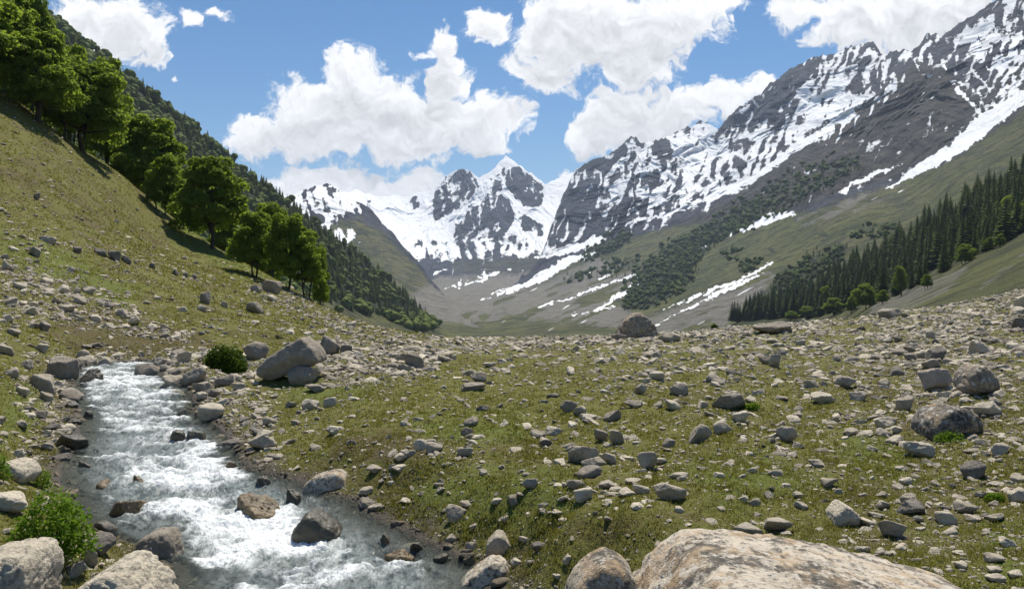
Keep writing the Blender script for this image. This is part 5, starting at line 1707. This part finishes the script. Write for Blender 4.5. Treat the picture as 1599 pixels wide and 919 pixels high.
LANDMARKS = [  # px, py, words
    (456, 560, 'long lying boulder at the stream head'), (994, 508, 'largest skyline boulder'), (1230, 880, 'huge lichened foreground boulder'), (935, 890, 'grey mottled foreground boulder'), (758, 890, 'white pointed boulder on the bank'),
    (1478, 655, 'large dark brown boulder'), (1525, 592, 'tall rounded brown boulder'), (1206, 512, 'long low skyline boulder'), (1390, 490, 'smooth brown skyline hump'), (508, 746, 'flat topped bank rock'), (494, 815, 'dark wedge shaped stream rock'),
    (97, 572, 'big boulder by the small waterfall'), (348, 562, 'green bush'), (397, 481, 'round brown boulder on the hillside'), (740, 595, 'two brown humps of the meadow'), (955, 648, 'smooth brown dome stone'), (1138, 626, 'long sloping brown slab'),
    (1093, 676, 'jagged grey double stone'), (915, 720, 'cluster of grey blocks'), (1010, 720, 'tall tilted grey stone'), (1046, 768, 'broad mottled boulder'), (1228, 678, 'round grey boulder'), (1520, 733, 'dark grey dome'), (1478, 808, 'white topped cube stone'),
    (1393, 826, 'tilted grey block'), (1422, 791, 'long dark sloping stone'), (1284, 620, 'pale twin-humped stone'), (70, 820, 'leafy plant clump'), (329, 643, 'pale slanting slab'), (75, 374, 'highest grey stones of the hillside'), (210, 500, 'white round hillside stone'),
    (69, 508, 'dark round hillside stone'), (30, 735, 'dark based rock at the left edge'), (113, 688, 'dark wet rock of the left bank'), (525, 672, 'flat white stone right of the stream'), (735, 657, 'leaning dark slab'), (1460, 552, 'blackish square boulder'), (648, 563, 'largest rubble boulder'),
    (231, 580, 'dark midstream boulder'), (408, 788, 'rusty half sunken rock'), (1574, 845, 'pale flat stone near the right edge'),
]
TONEWORD = {'pale': 'pale', 'grey': 'grey', 'brown': 'brown', 'dark': 'dark', 'pink': 'pinkish', 'wet': 'dark wet', 'rust': 'rusty brown'}
_used = {}


def auto_label(box, tone, size):
    cx, cy = (box[0] + box[2]) / 2, (box[1] + box[3]) / 2
    best = min(LANDMARKS, key=lambda l: (l[0] - cx) ** 2 + ((l[1] - cy) * 1.7) ** 2)
    dx, dy = cx - best[0], (cy - best[1]) * 1.7
    if abs(dx) > abs(dy):
        rel = 'left of' if dx < 0 else 'right of'
    else:
        rel = 'behind' if dy < 0 else 'in front of'
    shape = 'flat' if (box[2] - box[0]) > 1.75 * (box[3] - box[1]) else 'rounded'
    return f'{size} {TONEWORD[tone]} {shape} stone {rel} the {best[2]}', f'{size} {TONEWORD[tone]} {shape} stones {rel} the {best[2]}'


srng = np.random.default_rng(8)
for i, (x0, y0, x1, y1, tone, words) in enumerate(LIST):
    w, h = x1 - x0, y1 - y0
    lvl = 5 if w > 45 else 4 if w > 16 else 3
    v, f = rock_shape(srng, lvl, int(srng.integers(8, 15)), float(srng.choice([16, 28, 44])), 0.06 + 0.05 * srng.random(), 0.75)
    group = None
    if words is None:
        words, group = auto_label((x0, y0, x1, y1), tone, 'medium' if w > 24 else 'small')
    mat = M_WETROCK if tone in ('wet', 'rust') else M_ROCK
    big = w > 40 and tone not in ('wet', 'rust')
    fit_rock('boulder' if w > 30 else 'stone', v, f, (x0, y0, x1, y1), tone, words, 'boulder' if w > 30 else 'stone', group, mat)

# shared rock shapes for the smaller ones
PROTO = {k: [rock_shape(np.random.default_rng(100 * k + i), k, 6 + i % 7, (14, 24, 40)[i % 3], 0.09, 0.70) for i in range(14)] for k in (1, 2, 3)}


def stone_colour(rng, n):
    base = np.array([TONES['pale'], TONES['grey'], TONES['brown'], TONES['dark'], TONES['pink']])
    k = rng.choice(5, n, p=[0.46, 0.32, 0.12, 0.05, 0.05])
    return base[k] * (0.75 + 0.45 * rng.random(n))[:, None], k


def density(px, py, Y, x):
    """how many stones lie here, 0..1"""
    jx, jy = px + 18 * fbm2(x * 0.45, Y * 0.45, 3), py + 10 * fbm2(x * 0.45 + 30, Y * 0.45, 3)
    d = 0.28 + 0.42 * sstep(jx, 750, 1150) + 0.6 * sstep(jx, 1200, 1500)
    d = d * (0.55 + 0.9 * np.clip(fbm2(x * 0.6, Y * 0.6, 4) + 0.45, 0, 1.2))
    hill = np.interp(jx, [-600, 0, 60, 300, 430, 560, 640], [900, 640, 590, 545, 545, 540, 520])
    up = sstep(hill - jy, -8, 12) * (jx < 640)
    d = d * (1 - up) + up * 0.22
    for poly, soft, v in (([(0, 405), (90, 425), (170, 455), (240, 500), (300, 520), (290, 535), (180, 520), (60, 500), (0, 520)], 10, 1.5), ([(0, 355), (120, 375), (260, 410), (330, 440), (300, 445), (140, 405), (0, 385)], 10, 0.55),
                          ([(380, 440), (450, 440), (560, 505), (640, 525), (560, 530), (480, 500), (400, 470)], 9, 1.1), ([(500, 535), (640, 530), (700, 560), (660, 585), (540, 605), (500, 595)], 8, 2.4), ([(560, 528), (760, 530), (1000, 522), (1200, 510), (1300, 500), (1300, 512), (1100, 535), (700, 545)], 6, 1.5),
                          ([(140, 545), (330, 545), (420, 560), (400, 600), (300, 610), (250, 580), (140, 565)], 8, 1.6), ([(20, 590), (100, 600), (110, 660), (90, 720), (30, 720)], 10, 1.2), ([(250, 610), (420, 610), (420, 700), (400, 740), (360, 690)], 8, 1.5),
                          ([(440, 770), (560, 760), (640, 830), (700, 870), (560, 800)], 8, 1.0), ([(600, 690), (760, 680), (760, 740), (600, 740)], 12, 1.0), ([(870, 700), (1080, 720), (1080, 790), (880, 770)], 14, 1.0), ([(1340, 760), (1540, 770), (1560, 830), (1340, 810)], 14, 1.3),
                          ([(1420, 560), (1600, 540), (1600, 720), (1420, 720)], 20, 1.7), ([(1450, 470), (1599, 450), (1599, 540), (1450, 520)], 10, 1.5), ([(80, 820), (180, 830), (180, 900), (90, 900)], 8, 1.6), ([(900, 800), (1130, 790), (1130, 830), (900, 850)], 16, 0.22), ([(600, 780), (720, 780), (760, 830), (640, 840)], 14, 0.25)):
        s = sstep(pip(jx, jy, poly), -soft, soft)
        d = d * (1 - s) + v * s
    sdv = stream_d(x, Y)
    return d + 1.5 * np.exp(-np.clip(sdv, 0, 9) / 0.55) * (Y < 23)


NS = 300000
rng = np.random.default_rng(9)
# scatter over the ground with many more small ones than large ones
Ym = np.exp(np.log(4.3) + (math.log(100) - math.log(4.3)) * rng.random(NS))
u = -0.74 + 1.46 * rng.random(NS)
xm = u * Ym
px, gy_ = u * FPX + CX, None
zm = ground_z(xm, Ym)
py = CY - zm / Ym * FPX
smin = 2.6 * Ym / FPX                                     # width of about three and a half photograph pixels
size = smin * (1 - rng.random(NS)) ** (-1 / 1.85)
dens = density(px, py, Ym, xm)
far = np.interp(Ym, [4, 8, 20, 45, 60, 100], [0.20, 0.30, 0.50, 0.66, 0.45, 0.25])
keep = rng.random(NS) < dens * far * 0.95
keep &= size < np.where(px < 640, 0.34, 0.36) * np.clip(Ym / 16, 0.36, 1.5)
sd = stream_d(xm, Ym)
keep &= (sd > 0.02) | ((rng.random(NS) < np.where(xm < 0.5 * (edges(Ym)[0] + edges(Ym)[1]), 0.35, 0.2)) & (sd > -0.8))
keep &= ~((px < 640) & (Ym > 75) & (rng.random(NS) < 0.7))
for (bx, by, br) in PLACED:
    keep &= ((xm - bx) ** 2 + (Ym - by) ** 2) > (br * 0.85) ** 2
idx = np.nonzero(keep)[0]
idx = idx[np.argsort(-(size[idx] / Ym[idx]))]
n_single = max(0, 299 - N_IND)
# the largest of them one by one
inframe = [i for i in idx if 0 < px[i] < 1599 and py[i] < 915]
single = inframe[:n_single]
cl, kk = stone_colour(rng, NS)
shared = [mesh_np('stone', v, f, M_ROCK, True) for v, f in PROTO[3]]
cl = np.where((sd < 0.12)[:, None], cl * 0.36 * np.array([1.08, 1.0, 0.82]), cl)
tone_names = ['pale', 'grey', 'brown', 'dark', 'pink']
for i in single:
    o = link('stone', shared[int(rng.integers(14))])
    s = size[i]
    h = s * (0.28 + 0.22 * rng.random())
    o.scale = (s * 0.5, s * 0.42, h)
    o.location = (xm[i], Ym[i], zm[i] + h * 0.12)
    o.rotation_euler = (0.2 * rng.normal(), 0.2 * rng.normal(), rng.random() * 6.28)
    o.color = (*cl[i], 1)
    wpx = s / Ym[i] * FPX
    lab, grp = auto_label((px[i] - wpx / 2, py[i] - wpx * 0.45, px[i] + wpx / 2, py[i]), tone_names[kk[i]], 'medium' if wpx > 24 else 'small')
    tag(o, lab, 'stone', grp)
sset = set(single)
rest = np.array([i for i in idx if i not in sset])
print('stones: single', N_IND + len(single), 'rest', len(rest))
VV, FF, CC, off = [], [], [], 0
for i in rest:
    wpx = size[i] / Ym[i] * FPX
    k = 1 if wpx < 5 else 2 if wpx < 15 else 3
    v, f = PROTO[k][int(rng.integers(14))]
    s = size[i]
    a, b, c = rng.random() * 6.28, 0.25 * rng.normal(), 0.25 * rng.normal()
    M = np.array(Euler((b, c, a)).to_matrix())
    h = s * (0.20 + 0.24 * rng.random())
    q = (v * np.array([s * 0.52, s * 0.42, h])) @ M.T + np.array([xm[i], Ym[i], zm[i] + h * 0.10])
    VV.append(q)
    FF.append(f + off)
    off += len(v)
    CC.append(np.repeat(cl[i][None], len(v), 0))
me = mesh_np('rubble', np.vstack(VV), np.vstack(FF), M_RUBBLE, False, None, {'col': np.vstack(CC)})
tag(link('rubble', me), 'countless small stones strewn over the meadow, banks and hillside', kind='stuff')


# ------------------------------------------------------------------ grass
rng = np.random.default_rng(13)
NG = 250000
Yg = np.exp(math.log(4.2) + (math.log(26) - math.log(4.2)) * rng.random(NG))
u = -0.72 + 1.42 * rng.random(NG)
xg = u * Yg
px = u * FPX + CX
zg = ground_z(xg, Yg)
py = CY - zg / Yg * FPX
patch = fbm2(xg * 1.6, Yg * 1.6, 4)
fine = fbm2(xg * 5, Yg * 5, 3)
sdg = stream_d(xg, Yg)
moss = sstep(pip(px, py, [(555, 790), (640, 770), (760, 800), (900, 800), (880, 900), (820, 905), (740, 850), (640, 835)]), -14, 14)
keep = (sdg > 0.10) & (rng.random(NG) < np.clip(0.62 + 1.1 * patch + 0.5 * fine + 0.4 * moss, 0.05, 1))
for (bx, by, br) in PLACED:
    keep &= ((xg - bx) ** 2 + (Yg - by) ** 2) > (br * 0.8) ** 2
i = np.nonzero(keep)[0]
n = len(i)
h = (0.013 + 0.020 * rng.random(n) + 0.035 * (rng.random(n) < 0.05)) * (1 + 0.9 * np.clip(patch[i], 0, 1) + 0.9 * moss[i]) * np.clip(Yg[i] / 9, 0.75, 1.0)
tone = np.clip(0.45 + 0.7 * fbm2(xg[i] * 0.8 + 5, Yg[i] * 0.8, 3) + 0.18 * rng.normal(size=n) - 0.15 * moss[i], 0, 1)
VV, TT = [], []
for b in range(3):
    a = rng.random(n) * 6.28
    bx, by = xg[i] + 0.018 * rng.normal(size=n), Yg[i] + 0.018 * rng.normal(size=n)
    wd = (0.0035 + 0.003 * rng.random(n)) * np.clip(Yg[i] / 8, 0.8, 1.8)
    c, s = np.cos(a), np.sin(a)
    lean = h * (0.3 + 0.9 * rng.random(n))
    z0 = zg[i] - 0.004
    p0 = np.stack([bx - c * wd, by - s * wd, z0], -1)
    p1 = np.stack([bx + c * wd, by + s * wd, z0], -1)
    p2 = np.stack([bx - s * lean, by + c * lean, z0 + h * (0.8 + 0.5 * rng.random(n))], -1)
    VV.append(np.stack([p0, p1, p2], 1).reshape(-1, 3))
    TT.append(np.repeat(tone, 3))
V = np.vstack(VV)
me = mesh_np('grass', V, np.arange(len(V)).reshape(-1, 3), M_GRASS, False, {'tone': np.concatenate(TT)})
tag(link('grass', me), 'short green and yellowish grass covering the meadow', kind='stuff')

# coarser tussocks farther up the left hillside and over the back of the meadow
NG = 90000
Yg = np.exp(math.log(22) + (math.log(85) - math.log(22)) * rng.random(NG) ** 0.8)
u = -0.72 + np.where(rng.random(NG) < 0.62, 0.62, 1.40) * rng.random(NG)
xg = u * Yg
zg = ground_z(xg, Yg)
patch = fbm2(xg * 0.7, Yg * 0.7, 4)
i = np.nonzero((stream_d(xg, Yg) > 0.15) & (rng.random(NG) < 0.55 + 1.2 * patch))[0]
n = len(i)
VV, TT = [], []
h = (0.04 + 0.06 * rng.random(n)) * np.clip(Yg[i] / 45, 0.6, 1.3)
tone = np.clip(0.45 + 0.9 * patch[i] + 0.25 * rng.normal(size=n), 0, 1)
for b in range(3):
    a = rng.random(n) * 6.28
    wd = (0.018 + 0.02 * rng.random(n)) * np.clip(Yg[i] / 45, 0.6, 1.3)
    c, s_ = np.cos(a), np.sin(a)
    bx, by = xg[i] + 0.06 * rng.normal(size=n), Yg[i] + 0.06 * rng.normal(size=n)
    p0 = np.stack([bx - c * wd, by - s_ * wd, zg[i] - 0.02], -1)
    p1 = np.stack([bx + c * wd, by + s_ * wd, zg[i] - 0.02], -1)
    p2 = np.stack([bx - s_ * h * 0.8, by + c * h * 0.8, zg[i] + h], -1)
    VV.append(np.stack([p0, p1, p2], 1).reshape(-1, 3))
    TT.append(np.repeat(tone, 3))
V = np.vstack(VV)
me = mesh_np('grass', V, np.arange(len(V)).reshape(-1, 3), M_GRASS, False, {'tone': np.concatenate(TT)})
tag(link('grass', me), 'coarse tussocks of yellowish grass on the left hillside and far meadow', kind='stuff')
